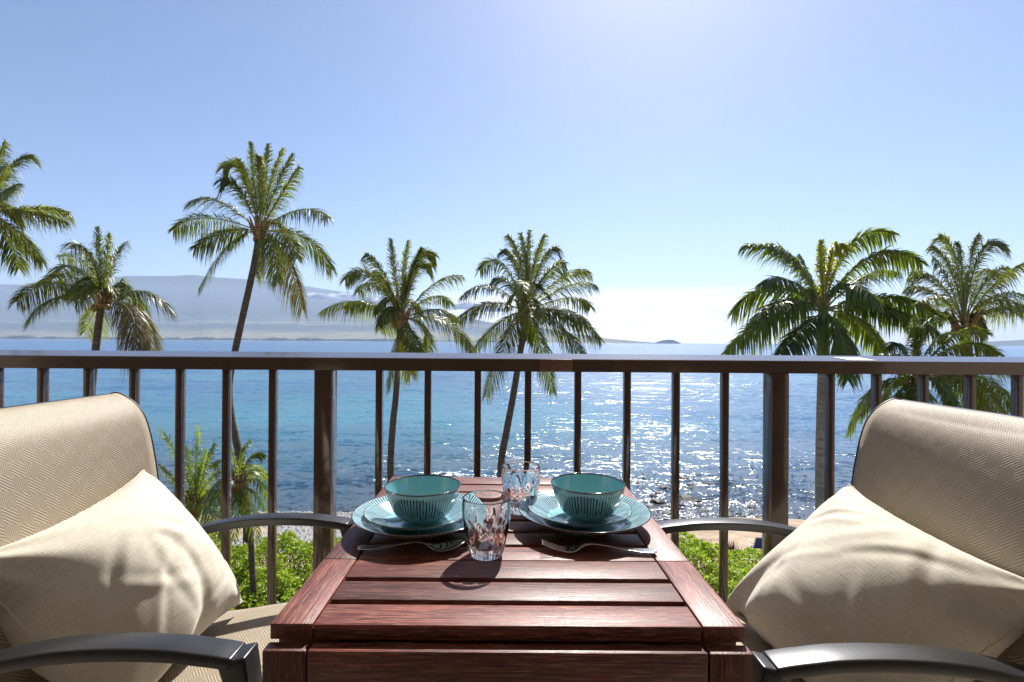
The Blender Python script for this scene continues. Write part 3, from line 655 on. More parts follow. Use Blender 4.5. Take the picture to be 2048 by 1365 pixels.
# ------------------------------------------------------------------ hedge, rocks, beach things
def leaf_cloud(name, pts, size, rng, m, parent):
    k = len(pts)
    a = rng.normal(0, 1, (k, 3)); a /= np.linalg.norm(a, axis=1)[:, None]
    up = rng.normal(0, 0.6, (k, 3)) + np.array([0, -0.2, 0.9]); b = np.cross(a, up); b /= np.linalg.norm(b, axis=1)[:, None]
    a2 = np.cross(b, up); a2 /= np.linalg.norm(a2, axis=1)[:, None]
    s = (size * rng.uniform(0.6, 1.3, k))[:, None]
    V = np.stack([pts - a2 * s, pts + b * s * .5 + a2 * s * .2, pts + a2 * s, pts - b * s * .5 + a2 * s * .2], 1).reshape(-1, 3)
    i = np.arange(k) * 4
    return link(name, np_mesh(name, V, np.stack([i, i + 1, i + 2, i + 3], 1)), m, parent)
def hedge(x0, x1, back, label, seed):
    rng = np.random.default_rng(seed)
    root = empty('beach_hedge', ((x0 + x1) / 2, 18, Z_G), label, 'hedge')
    pts = []
    N = int((x1 - x0) * 4600)
    xs = rng.uniform(x0, x1, N); ys = rng.uniform(13.0, 24.0, N)
    bk = np.interp(xs, [p[0] for p in back], [p[1] for p in back])
    keep = ys < bk; xs = xs[keep]; ys = ys[keep]; bk = bk[keep]
    def lump(x, y):
        return (0.30 * np.sin(x * 2.1 + y * .7) * np.sin(y * 1.7 + 1.1) + 0.18 * np.sin(x * 4.7 + 1.3) * np.sin(y * 3.9 + x) + .22 * np.sin(x * .8 + 2) * np.cos(y * .9))
    top = Z_G + 1.25 + lump(xs, ys)
    edge = np.clip((bk - ys) / 0.9, 0, 1) ** 0.5
    top = Z_G + (top - Z_G) * (0.35 + 0.65 * edge)
    gap = np.sin(xs * 1.3 + 4) * np.sin(ys * 1.9 + xs * .6)
    zz = top - rng.exponential(0.13, len(xs)) + rng.normal(0, .035, len(xs))
    zz = np.where(gap < -0.55, zz - 0.35, zz)
    o = leaf_cloud('foliage', np.stack([xs, ys, zz], 1), 0.082, rng, HEDGEL, root); o['kind'] = 'stuff'
    # woody inside
    k = 900; bx = rng.uniform(x0, x1, k); by = rng.uniform(13, 23.5, k); V = []; F = []
    for x, y in zip(bx, by):
        if y > np.interp(x, [p[0] for p in back], [p[1] for p in back]) - .4: continue
        a = np.array([x, y, Z_G]); b = a + np.array([rng.normal(0, .25), rng.normal(0, .25), rng.uniform(.7, 1.15)])
        v_, f_ = tube_np([a, (a + b) / 2 + rng.normal(0, .05, 3), b], [0.022, 0.016, 0.006], 4, cap=False)
        F += [tuple(i + len(V) for i in q) for q in f_]; V += list(map(tuple, v_))
    o = link('stems', mesh('stems', V, F), simple('hedge_twigs', (0.07, 0.05, 0.035), .9), root); o['kind'] = 'stuff'
    # soil below the hedge
hedge(-16.0, -3.0, [(-16, 23.0), (-10, 23.3), (-7, 22.9), (-3, 23.2)], 'bright green low hedge seen behind the balusters left of the table', 51)
hedge(3.0, 14.0, [(3, 24.3), (6.5, 23.9), (8.5, 23.6), (10, 22.9), (11.5, 22.3), (14, 21.5)], 'bright green low hedge seen between the table and the right chair', 52)
soil = link('soil_bed', mesh('soil_bed', [(-20, 11, Z_G + .03), (18, 11, Z_G + .03), (18, 20.2, Z_G + .03), (8, 22.0, Z_G + .03), (-20, 22.3, Z_G + .03)], [(0, 1, 2, 3, 4)]), simple('dark_soil', (0.05, 0.035, 0.025), 1, 0, .1, .5, 3))
tag(soil, kind='structure')

ROCKM = simple('wet_lava_rock', (0.028, 0.022, 0.020), 0.6, 0, 0.3, 0.6, 4)
PEBM = simple('pale_beach_cobble', (0.20, 0.19, 0.185), 0.5, 0, 0.5, 0.4, 4)
def rock_mesh(seed, flat=0.5):
    rnd = random.Random(seed)
    bm = bmesh.new(); bmesh.ops.create_icosphere(bm, subdivisions=2, radius=1)
    off = Vector((rnd.uniform(0, 50),) * 3)
    from mathutils import noise as mn
    for v in bm.verts:
        v.co *= 1 + 0.45 * mn.noise(v.co * 1.3 + off)
        v.co.z *= flat
    me = bpy.data.meshes.new('rock'); bm.to_mesh(me); bm.free(); me.materials.append(ROCKM); return me
RM = [rock_mesh(i, 0.42 + 0.05 * i) for i in range(6)]
def sea_pt(px, py):
    d = (CAM_H - Z_SEA) * FPX / (py - HY - (px - 1024) * 0.007); return P(px, py, d), d
rr = random.Random(77)
big = [(1281, 966, 14), (1331, 976, 16), (1370, 956, 13), (1319, 986, 11), (1309, 993, 12), (1316, 1004, 22), (1375, 996, 24), (1383, 975, 10), (1363, 1010, 12), (1398, 1002, 11), (1396, 1011, 9),
       (1408, 1020, 14), (1303, 1014, 15), (1331, 1012, 12), (1292, 948, 9), (1470, 972, 7), (1380, 970, 9), (1505, 1013, 13), (1460, 1030, 13), (1487, 1033, 8), (1356, 1018, 12), (1417, 968, 8), (1340, 1026, 22)]
gapn = {0: [], 1: [], 2: []}
for q in big: gapn[0 if q[0] < 1350 else 1 if q[0] < 1445 else 2].append(q)
where = ['in the gap right of the right bowl', 'two balusters left of the big post', 'next to the right big post']
ords = ['farthest out', 'second farthest out', 'third farthest out', 'fourth farthest out', 'fifth farthest out', 'sixth farthest out', 'seventh farthest out', 'eighth farthest out', 'ninth farthest out', 'tenth farthest out', 'eleventh farthest out', 'twelfth farthest out']
i = 0
for gk, lst in gapn.items():
    for n_, (px, py, sz) in enumerate(sorted(lst, key=lambda q: q[1])):
        q, d = sea_pt(px, py); r = sz / FPX * d * 0.68
        o = link('shore_rock', RM[i % 6]); i += 1
        o.location = (q.x, q.y, Z_SEA - r * 0.10); o.scale = (r * 1.1, r * rr.uniform(.9, 1.3), r * rr.uniform(.7, 1.0)); o.rotation_euler = (0, 0, rr.uniform(0, 6.28))
        tag(o, f"{'large' if sz > 15 else 'small'} dark wet rock, {ords[n_]}, {where[gk]}", 'rock', 'rocks standing in the shallows')
def small_stones():
    V = []; F = []; src = []
    for m_ in RM: src.append((np.array([v.co for v in m_.vertices]), [tuple(p.vertices) for p in m_.polygons]))
    L_ = [(rr.uniform(1285, 1630), rr.uniform(948, 1043), rr.uniform(2.5, 7)) for _ in range(230)] + [(rr.uniform(500, 720), rr.uniform(1036, 1062), rr.uniform(4, 9)) for _ in range(60)]
    for k, (px, py, sz) in enumerate(L_):
        q, d = sea_pt(px, py); r = sz / FPX * d * 0.52; v, f = src[k % 6]; a = rr.uniform(0, 6.28); c, s_ = math.cos(a), math.sin(a)
        W = np.stack([v[:, 0] * c - v[:, 1] * s_, v[:, 0] * s_ + v[:, 1] * c, v[:, 2]], 1) * r + np.array([q.x, q.y, Z_SEA - r * .15])
        F += [tuple(j + len(V) for j in p) for p in f]; V += list(map(tuple, W))
    o = link('small_stones', mesh('small_stones', V, F), ROCKM); tag(o, 'many small dark stones scattered through the shallows', 'stones', kind='stuff')
small_stones()
def cobbles():
    rng = np.random.default_rng(5)
    bm = bmesh.new(); bmesh.ops.create_icosphere(bm, subdivisions=1, radius=1)
    bv = np.array([v.co for v in bm.verts]); bf = np.array([[v.index for v in f.verts] for f in bm.faces]); bm.free()
    k = 19000; X = np.concatenate([rng.uniform(-17, -5, k - 900), rng.uniform(5, 19, 900)]); left = X < 0
    Y = np.where(left, rng.uniform(24.2, 33.5, k), rng.uniform(30.5, 37.5, k))
    Zb = np.interp(Y, [22, 24.5, 26.5, 28.5, 30.5, 32, 35, 40], [-9.02, -9.15, -9.4, -9.8, -10.1, -10.32, -10.45, -10.62])
    s = rng.uniform(.06, .19, k)
    V = bv[None] * (s[:, None] * np.stack([rng.uniform(.8, 1.4, k), rng.uniform(.8, 1.3, k), rng.uniform(.4, .8, k)], 1))[:, None, :]
    V = V + np.stack([X, Y, Zb + 0.03], 1)[:, None, :]
    F = bf[None] + (np.arange(k) * len(bv))[:, None, None]
    o = link('beach_cobbles', np_mesh('beach_cobbles', V.reshape(-1, 3), None, F.reshape(-1, 3)), PEBM, smooth=True)
    tag(o, 'grey cobbles and pebbles strewn along the water edge beyond the hedge', 'cobbles', kind='stuff')
cobbles()
# blue beach chair and dry weeds on the sand
def beach_chair():
    q = P(1517, 1074, 25.0); q.z = -9.22
    t = empty('beach_chair', q, 'small blue folding beach chair with white frame on the sand', 'beach chair')
    bl = simple('blue_canvas', (0.02, 0.05, 0.22), .7); wh = simple('white_tube', (.75, .75, .75), .4)
    def quad(name, a, b, c, d_, m):
        o = link(name, mesh(name, [q + Vector(v) for v in (a, b, c, d_)], [(0, 1, 2, 3)]), m, t); md = o.modifiers.new('s', 'SOLIDIFY'); md.thickness = .03; return o
    quad('seat', (-.28, -.25, .28), (.28, -.25, .28), (.28, .25, .22), (-.28, .25, .22), bl)
    quad('backrest', (-.28, -.25, .28), (.28, -.25, .28), (.28, -.45, .85), (-.28, -.45, .85), bl)
    for s in (-.3, .3):
        tube('leg', [q + Vector((s, -.3, 0)), q + Vector((s, .25, .3))], .022, wh, t, 6)
        tube('leg', [q + Vector((s, .3, 0)), q + Vector((s, -.25, .34)), q + Vector((s, -.47, .9))], .022, wh, t, 6)
        tube('armrest', [q + Vector((s, -.32, .5)), q + Vector((s, .25, .48))], .03, wh, t, 6)
beach_chair()
def weeds(px, py, wd, label, seed):
    rng = np.random.default_rng(seed); q = P(px, py, 24.6); q.z = -9.2
    t = empty('dry_weeds', q, label, 'weeds')
    V = []; F = []
    for k in range(110):
        a = np.array(q) + np.array([rng.normal(0, wd * .4), rng.normal(0, .25), 0]); b = a + np.array([rng.normal(0, .16), rng.normal(0, .12), rng.uniform(.25, .7)])
        v_, f_ = tube_np([a, (a + b) / 2 + rng.normal(0, .03, 3), b], [.012, .012, .004], 3, cap=False); F += [tuple(i + len(V) for i in r) for r in f_]; V += list(map(tuple, v_))
    o = link('stems', mesh('stems', V, F), simple('dry_weed', (0.10, 0.05, 0.03), .9), t); o['kind'] = 'stuff'
weeds(1415, 1075, 0.5, 'clump of dry brown weeds on the sand behind the right hedge', 3)
weeds(1462, 1078, 0.3, 'smaller clump of dry weeds on the sand near the blue beach chair', 4)

# ------------------------------------------------------------------ railing
RY = 1.70
def railing():
    t = empty('balcony_railing', (0, RY, 0), 'dark bronze metal balcony railing with square balusters and a flat top rail', 'railing')
    z1 = CAM_H - 34.0 / FPX * RY; z0 = CAM_H - 59.5 / FPX * RY      # front face top / bottom
    zb = z1 + 0.016
    prof = [(RY, z0), (RY, z1 - .003), (RY + .003, z1), (RY + .088, zb), (RY + .092, zb - .003), (RY + .092, z0)]
    x0, x1 = -4.0, 4.0
    V = [(x, y, z) for x in (x0, x1) for y, z in prof]; n = len(prof)
    F = [(i, i + n, (i + 1) % n + n, (i + 1) % n) for i in range(n)] + [tuple(range(n - 1, -1, -1)), tuple(range(n, 2 * n))]
    link('top_rail', mesh('top_rail', V, F), RAILM, t)
    xp = lambda px: (px - VX) / FPX * RY
    bal = [547.5, 455, 362, 270, 179, 87, -4, -96, -188] + [760, 857, 956.5, 1056.5, 1156, 1254.5, 1352, 1449.5] + [1660, 1753, 1846.5, 1940, 2035, 2128, 2222]
    base = None
    for px in bal:
        X = (px - VX) / FPX * (RY + .040)
        wdt = 0.0225
        if base is None:
            base = box('baluster', -wdt / 2, wdt / 2, -.0125, .0125, 0.03, z0 - 0.0005, RAILM, t, 0.0018)
            o = base
        else:
            o = base.copy(); COL.objects.link(o)
        o.location = (X, RY + .040, base.location.z)
    for px in (645, 1563.5, -284, 2350):
        X = xp(px); box('post', X - .029, X + .029, RY + .004, RY + .066, 0.0, z0 - 0.0005, RAILM, t, 0.002)
    box('bottom_rail', -4, 4, RY + .022, RY + .058, 0.07, 0.10, RAILM, t, 0.002)
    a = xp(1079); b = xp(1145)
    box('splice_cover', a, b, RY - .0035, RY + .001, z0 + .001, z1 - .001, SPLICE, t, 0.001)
    # thin white patch lying on top of the rail
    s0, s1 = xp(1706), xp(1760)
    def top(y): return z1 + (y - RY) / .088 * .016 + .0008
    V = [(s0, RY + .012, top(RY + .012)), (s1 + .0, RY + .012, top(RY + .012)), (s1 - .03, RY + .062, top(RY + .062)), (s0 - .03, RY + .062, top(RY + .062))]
    o = link('white_patch', mesh('white_patch', V, [(0, 1, 2, 3)]), simple('patch_white', (.85, .85, .85), .4), t)
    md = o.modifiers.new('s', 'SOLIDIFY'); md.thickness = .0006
railing()

# ------------------------------------------------------------------ table
TZ = 0.710; TF = 0.654; TL, TR_ = -0.3005, 0.3155
def table():
    t = empty('folding_table', (0.008, 1.0, 0), 'dark red stained wooden slatted table with one leaf raised and one folded down', 'table')
    sw = 0.055; th = 0.021; g = 0.0016
    SEAM = 0.851; BK = 1.372
    rnd = random.Random(2)
    def section(nm, loc):
        e = bpy.data.objects.new(nm, None); COL.objects.link(e); e.parent = t; e.matrix_parent_inverse = Matrix.Translation(-t.location); e.location = loc; return e
    SEC = section('fixed_centre', (0.008, .75, TZ)); RAISED = section('raised_leaf', (0.008, 1.1, TZ)); FOLD = section('folded_leaf', (0.008, .64, .45))
    def under(o, e):
        o.parent = e; o.matrix_parent_inverse = Matrix.Translation(-e.location); return o
    # object space x must run along the grain: stiles are modelled along x and turned
    def plank(name, x0, x1, y0, y1, z0, z1, along='x', bev=0.0022):
        L = (x1 - x0) if along == 'x' else (y1 - y0)
        W = (y1 - y0) if along == 'x' else (x1 - x0)
        o = box(name, -L / 2, L / 2, -W / 2, W / 2, -(z1 - z0) / 2, (z1 - z0) / 2, WOOD, t, bev)
        o.location = ((x0 + x1) / 2, (y0 + y1) / 2, (z0 + z1) / 2 + rnd.uniform(-.0004, .0004))
        if along == 'y': o.rotation_euler.z = R(90)
        return o
    for (a, b) in ((TF, SEAM - .0012), (SEAM + .0012, BK)):
        e = SEC if a == TF else RAISED
        under(plank('stile', TL, TL + sw, a, b, TZ - th, TZ, 'y'), e); under(plank('stile', TR_ - sw, TR_, a, b, TZ - th, TZ, 'y'), e)
    xi0, xi1 = TL + sw + g, TR_ - sw - g
    for (a, b) in ((TF, .706), (.7185, .7735), (.7865, SEAM - .0015)):
        under(plank('slat', xi0, xi1, a, b, TZ - th, TZ - .0006), SEC)
    n = 8; pitch = (BK - SEAM - .0015) / n
    for k in range(n):
        a = SEAM + .0015 + k * pitch; under(plank('slat', xi0, xi1, a, a + pitch - (0.011 if k < n - 1 else 0.0), TZ - th, TZ - .0006), RAISED)
    # battens below carry the slats, legs and rails
    for x in (TL + .10, TR_ - .13):
        plank('batten', x, x + .03, TF + .02, BK - .02, TZ - th - .022, TZ - th - .0005, 'y')
    plank('apron', TL + .004, TR_ - .004, TF + .016, TF + .032, TZ - th - .06, TZ - th - .0005)
    for x in (TL + .01, TR_ - .055):
        for y in (TF + .036, SEAM - .03, BK - .06):
            o = box('leg', x, x + .045, y, y + .022, 0.0, TZ - th - .0235, WOOD, t, .002)
    for z in (.12, .5):
        for x in (TL + .02, TR_ - .042):
            plank('side_rail', x, x + .02, TF + .06, SEAM - .032, z, z + .04, 'y')
    # folded leaf hanging at the front
    zt = 0.6885; fy0, fy1 = 0.632, 0.6525
    def vplank(name, x0, x1, z0, z1, along):
        L = (x1 - x0) if along == 'x' else (z1 - z0); W = (z1 - z0) if along == 'x' else (x1 - x0)
        o = box(name, -L / 2, L / 2, -W / 2, W / 2, -(fy1 - fy0) / 2, (fy1 - fy0) / 2, WOOD, t, .0026)
        o.location = ((x0 + x1) / 2, (fy0 + fy1) / 2, (z0 + z1) / 2)
        o.rotation_euler = (R(90), 0, 0) if along == 'x' else (R(90), R(90), 0)
        if along != 'x':
            o.rotation_euler = Matrix(((0, 1, 0), (0, 0, 1), (1, 0, 0))).to_euler()
        return o
        return o
    under(vplank('stile', TL, TL + sw, zt - .53, zt, 'z'), FOLD); under(vplank('stile', TR_ - sw, TR_, zt - .53, zt, 'z'), FOLD)
    for k in range(8):
        z = zt - k * .0655; under(vplank('slat', xi0, xi1, z - .0545, z, 'x'), FOLD)
    for x0, x1 in ((-.166, -.116), (.136, .186)):
        box('hinge', x0, x1, TF - .001, TF + .012, TZ - .0285, TZ - .0225, HINGE, t, .001)
table()

# ------------------------------------------------------------------ chairs
def sweep_rect(name, path, hw, th, m, parent, bev=0.004):
    """bar following path (x, z) at y0; th = thickness in the x-z plane, hw = half width along y"""
    pts = np.array([(p[0], p[1]) for p in path]); y0 = path[0][2]
    T = np.gradient(pts, axis=0); T /= np.linalg.norm(T, axis=1)[:, None]
    N = np.stack([-T[:, 1], T[:, 0]], 1)
    V = []; F = []
    k = len(pts)
    for i in range(k):
        h = th[i] / 2; w_ = hw[i]
        for a, b in ((-1, -1), (1, -1), (1, 1), (-1, 1)):
            q = pts[i] + N[i] * h * b
            V.append((q[0], y0 + a * w_, q[1]))
    for i in range(k - 1):
        for j in range(4): F.append((i * 4 + j, i * 4 + (j + 1) % 4, (i + 1) * 4 + (j + 1) % 4, (i + 1) * 4 + j))
    F += [(3, 2, 1, 0), tuple((k - 1) * 4 + j for j in range(4))]
    me = mesh(name, V, F)
    bm = bmesh.new(); bm.from_mesh(me); bmesh.ops.recalc_face_normals(bm, faces=bm.faces)
    ed = [e for e in bm.edges if e.calc_face_angle(0) > R(40)]
    bmesh.ops.bevel(bm, geom=ed, offset=bev, segments=3, affect='EDGES', profile=0.5, clamp_overlap=True)
    bm.to_mesh(me); bm.free()
    o = link(name, me, m, parent, True); me.set_sharp_from_angle(angle=R(50)); return o
def sheet(name, prof, y0, y1, m, parent, sag=0.012, ny=24, th=0.0022):
    pr = np.array(prof); k = len(pr)
    seg = np.concatenate([[0], np.cumsum(np.linalg.norm(np.diff(pr, axis=0), axis=1))])
    T = np.gradient(pr, axis=0); T /= np.linalg.norm(T, axis=1)[:, None]; N = np.stack([-T[:, 1], T[:, 0]], 1)
    V = []; UV = []
    for i in range(k):
        e = min(1, seg[i] / .05) * min(1, (seg[-1] - seg[i]) / .05)
        for j in range(ny + 1):
            v = j / ny; s = sag * (1 - (2 * v - 1) ** 2) * e
            q = pr[i] + N[i] * s
            V.append((q[0], y0 + (y1 - y0) * v, q[1])); UV.append((y0 + (y1 - y0) * v, seg[i]))
    F = [(i * (ny + 1) + j, i * (ny + 1) + j + 1, (i + 1) * (ny + 1) + j + 1, (i + 1) * (ny + 1) + j) for i in range(k - 1) for j in range(ny)]
    me = mesh(name, V, F); ul = me.uv_layers.new(name='UVMap')
    for l in me.loops: ul.data[l.index].uv = UV[l.vertex_index]
    o = link(name, me, m, parent, True); md = o.modifiers.new('s', 'SOLIDIFY'); md.thickness = th; md.offset = 0
    return o
def chair(s, dy, label):
    t = empty('sling_chair', (s * .62, .95 + dy, 0), label, 'chair', 'sling patio chairs beside the table')
    back = spline([(.775, .47), (.782, .60), (.787, .70), (.796, .778), (.804, .825), (.812, .862), (.824, .898), (.840, .922), (.860, .939), (.884, .951), (.900, .950)], 6)
    seat = spline([(.800, .452), (.70, .450), (.60, .458), (.50, .474), (.43, .478), (.385, .466), (.362, .44), (.352, .41)], 6)
    Y0, Y1 = .742 + dy, 1.158 + dy
    mir = lambda a: [(s * p[0], p[1]) for p in a]
    sheet('back_sling', mir(back), Y0, Y1, SLING, t, sag=(0.010 if s < 0 else -0.010))
    sheet('seat_sling', mir(seat), Y0, Y1, SLING, t, sag=(0.014 if s > 0 else -0.014) * -1 if s < 0 else -0.014)
    for yy, o_ in ((Y0 - .004, -1), (Y1 + .004, 1)):
        tube('back_tube', [(s * (p[0] + .003), yy, p[1]) for p in back], .004, BLACKP if o_ > 0 else CHAIRM, t, 8)
        tube('seat_tube', [(s * p[0], yy, p[1] - .012) for p in seat], .011, CHAIRM, t, 8)
    tube('top_bar', [(s * .905, y, .942) for y in (Y0 - .004, (Y0 + Y1) / 2, Y1 + .004)], .0105, CHAIRM, t, 8)
    tube('rear_bar', [(s * .79, y, .44) for y in (Y0, (Y0 + Y1) / 2, Y1)], .012, CHAIRM, t, 8)
    for ya in (.700 + dy, 1.205 + dy):
        arm = [(.90, .545), (.85, .578), (.78, .612), (.70, .638), (.62, .654), (.54, .6605), (.46, .660), (.41, .655), (.385, .652), (.365, .6485)]
        ap = spline(arm, 5); ap = [(s * a[0], a[1] - .010, ya) for a in ap]
        k = len(ap)
        sweep_rect('armrest', ap, [.0215] * k, [.020 - .003 * (i / k) for i in range(k)], CHAIRM, t)
        lg = [(.366, .6445), (.357, .60), (.3515, .52), (.350, .42), (.352, .30), (.360, .12), (.366, 0.0)]
        lp = [(s * a[0], a[1], ya) for a in spline(lg, 4)]; k = len(lp)
        sweep_rect('leg', lp, [.0205] * k, [(.030 + .010 * math.exp(-i / 4)) for i in range(k)], CHAIRM, t)
        rl = [(.86, .575), (.84, .42), (.87, .2), (.93, 0.0)]
        lp = [(s * a[0], a[1], ya + (.022 if ya > 1 else -.0) * 0) for a in spline(rl, 5)]; k = len(lp)
        sweep_rect('leg', lp, [.018] * k, [.026] * k, CHAIRM, t)
        yi = Y1 if ya > .95 + dy else Y0
        tube('bracket', [(s * .86, ya, .56), (s * .815, (ya + yi) / 2, .56), (s * .785, yi, .56)], .008, CHAIRM, t, 8)
        tube('bracket', [(s * .3515, ya, .43), (s * .37, (ya + yi) / 2, .43), (s * .385, yi, .44)], .009, CHAIRM, t, 8)
    return t
chair(-1, 0.0, 'beige sling patio chair with dark arms standing left of the table')
chair(1, -0.012, 'beige sling patio chair with dark arms standing right of the table')

# ------------------------------------------------------------------ pillows (small cloth simulation)
def inflate(N, L, press, steps, seed, pinch=()):
    rng = np.random.default_rng(seed)
    g = np.linspace(-L / 2, L / 2, N)
    idT = np.arange(N * N).reshape(N, N); idB = np.full((N, N), -1)
    X = [(x, y, 0.004 * math.cos(math.pi * x / L) * math.cos(math.pi * y / L)) for x in g for y in g]
    n = N * N
    for i in range(N):
        for j in range(N):
            if 0 < i < N - 1 and 0 < j < N - 1: idB[i, j] = n; n += 1; X.append((g[i], g[j], -0.004 * math.cos(math.pi * g[i] / L) * math.cos(math.pi * g[j] / L)))
            else: idB[i, j] = idT[i, j]
    X = np.array(X)
    bx = X[:, 0].copy(); by = X[:, 1].copy(); B_ = .085
    X[:, 0] = bx * (1 + B_ * np.cos(math.pi * by / L)); X[:, 1] = by * (1 + B_ * np.cos(math.pi * bx / L))
    X0r = X[:, :2].copy(); X[:, 2] += rng.normal(0, .0008, len(X)); UV = X[:, :2].copy()
    h = g[1] - g[0]; C = []
    for I in (idT, idB):
        for di, dj, r, k in ((1, 0, h, 1.0), (0, 1, h, 1.0), (1, 1, h * math.sqrt(2), .55), (1, -1, h * math.sqrt(2), .55), (2, 0, 2 * h, .05), (0, 2, 2 * h, .05)):
            A = I[max(0, 0):N - di, (0 if dj >= 0 else -dj):(N - dj if dj >= 0 else N)]
            B = I[di:, (dj if dj >= 0 else 0):(N if dj >= 0 else N + dj)]
            C.append(np.stack([A.ravel(), B.ravel(), np.full(A.size, r), np.full(A.size, k)], 1))
    C = np.concatenate(C); ia = C[:, 0].astype(int); ib = C[:, 1].astype(int); rest = C[:, 2]; kk = C[:, 3]
    key = np.minimum(ia, ib) * 10 ** 6 + np.maximum(ia, ib); _, u = np.unique(key, return_index=True)
    ia, ib, rest, kk = ia[u], ib[u], rest[u], kk[u]
    rest = np.linalg.norm(X0r[ia] - X0r[ib], axis=1)
    bd = np.zeros(n, bool); bd[idT[0]] = bd[idT[-1]] = bd[idT[:, 0]] = bd[idT[:, -1]] = True
    rest = rest * (1 + rng.normal(0, .012, len(rest))); rest[bd[ia] & bd[ib]] *= 0.93
    cnt = np.bincount(ia, minlength=n) + np.bincount(ib, minlength=n)
    Q = []
    for i in range(N - 1):
        for j in range(N - 1):
            Q.append((idT[i, j], idT[i + 1, j], idT[i + 1, j + 1], idT[i, j + 1])); Q.append((idB[i, j], idB[i, j + 1], idB[i + 1, j + 1], idB[i + 1, j]))
    Q = np.array(Q); V = np.zeros_like(X)
    for s in range(steps):
        a = X[Q[:, 2]] - X[Q[:, 0]]; b = X[Q[:, 3]] - X[Q[:, 1]]; nn = np.cross(a, b) * .5 / 4
        F = np.zeros_like(X)
        for c in range(4):
            for ax in range(3): F[:, ax] += np.bincount(Q[:, c], nn[:, ax], n)
        V = V * 0.93 + F / (h * h) * press
        for (px, py, pr, ps) in pinch:
            w_ = np.exp(-((UV[:, 0] - px) ** 2 + (UV[:, 1] - py) ** 2) / pr ** 2); V[:, 2] -= w_ * ps
        X0 = X.copy(); X = X + V
        for it in range(9):
            d = X[ib] - X[ia]; l = np.linalg.norm(d, axis=1) + 1e-12
            m_ = ((l - rest) / l * .5 * kk)[:, None] * d * 1.0
            D = np.zeros_like(X)
            for ax in range(3): D[:, ax] = np.bincount(ia, m_[:, ax], n) - np.bincount(ib, m_[:, ax], n)
            X += D / cnt[:, None] * 3.2
        V = X - X0
    ring = [idT[i, 0] for i in range(N)] + [idT[N - 1, j] for j in range(1, N)] + [idT[i, N - 1] for i in range(N - 2, -1, -1)] + [idT[0, j] for j in range(N - 2, 0, -1)]
    return X, UV, Q, ring
def pillow(A, D, B, L, seed, label, pinch, press=0.00008, depth=0.02, flip=1, steps=150, folds=()):
    """A top far corner, D top near corner, B bottom far corner (world points)"""
    A, D, B = map(Vector, (A, D, B)); C = D + B - A
    e1 = (D - A).normalized(); e2 = (B - A); e2 = (e2 - e1 * e2.dot(e1)).normalized(); nrm = e1.cross(e2)
    ctr = (A + B + C + D) / 4
    X, UV, Q, ring = inflate(58, L, press, steps, seed, pinch)
    X = X - X.mean(0)
    rg = np.random.default_rng(seed + 100); h = np.zeros(len(X)); hl = L / 2
    for cx, cy in ((-1, -1), (-1, 1), (1, -1), (1, 1)):
        dx, dy = UV[:, 0] - cx * hl, UV[:, 1] - cy * hl; rho = np.hypot(dx, dy); phi = np.arctan2(dy * -cy, dx * -cx)
        h += 0.0052 * np.clip(rho / .05, 0, 1) * np.exp(-(rho / .13) ** 2) * np.sin(phi * rg.uniform(10, 13) + rg.uniform(0, 6) + 6 * rho / .1 * rg.uniform(-.25, .25))
    for k in range(9):
        th = rg.uniform(0, math.pi); ox, oy = rg.uniform(-.6, .6, 2) * hl; c_, s_ = math.cos(th), math.sin(th)
        u_ = (UV[:, 0] - ox) * c_ + (UV[:, 1] - oy) * s_; v_ = -(UV[:, 0] - ox) * s_ + (UV[:, 1] - oy) * c_ + 2.2 * u_ * u_ * rg.choice([-1, 1])
        ln_, wd_ = rg.uniform(.04, .10), rg.uniform(.006, .011)
        h += rg.choice([-1, 1]) * rg.uniform(.002, .0045) * np.exp(-(u_ / ln_) ** 2) * (np.exp(-(v_ / wd_) ** 2) - .6 * np.exp(-((v_ - 1.9 * wd_) / wd_) ** 2))
    for (ax, ay, bx_, by_, dp, wd_) in folds:
        A2 = np.array([ax, ay]) * hl; B2 = np.array([bx_, by_]) * hl; dd = B2 - A2; tt = np.clip(((UV - A2) @ dd) / (dd @ dd), 0, 1)
        ds = np.linalg.norm(UV - A2 - tt[:, None] * dd, axis=1); h -= dp * np.exp(-(ds / wd_) ** 2) * (1 - .6 * tt)
    X[:, 2] += np.where(X[:, 2] >= 0, 1, -1) * h
    if flip < 0: X[:, 2] *= -1; nrm = nrm
    W = np.array(ctr)[None] + X[:, :1] * np.array(e1)[None] + X[:, 1:2] * np.array(e2)[None] + X[:, 2:] * np.array(nrm)[None]
    me = np_mesh('cover', W, Q); ul = me.uv_layers.new(name='UVMap')
    li = np.empty(len(me.loops), np.int32); me.loops.foreach_get('vertex_index', li)
    ul.data.foreach_set('uv', UV[li].astype(np.float32).ravel())
    t = empty('throw_pillow', ctr - Vector((0, 0, .12)), label, 'pillow', 'cream throw pillows on the chairs')
    bm = bmesh.new(); bm.from_mesh(me); bmesh.ops.recalc_face_normals(bm, faces=bm.faces); bm.to_mesh(me); bm.free()
    o = link('cover', me, PILLOWM, t, True); md = o.modifiers.new('s', 'SUBSURF'); md.levels = 1; md.render_levels = 1
    rp_ = [W[i] for i in ring] + [W[ring[0]]]
    tube('seam', rp_, .0016, PILLOWM, t, 5)
    return t, W
_, WL = pillow((-.778, 1.140, .785), (-.797, .790, .745), (-.603, 1.100, .49), .385, 5, 'cream square throw pillow leaning in the left chair', [(.02, .10, .05, -.00012), (.12, -.02, .04, .0001)], folds=[(.1, 1.0, -.15, .25, .022, .022), (.95, .35, .45, .1, .012, .018)])
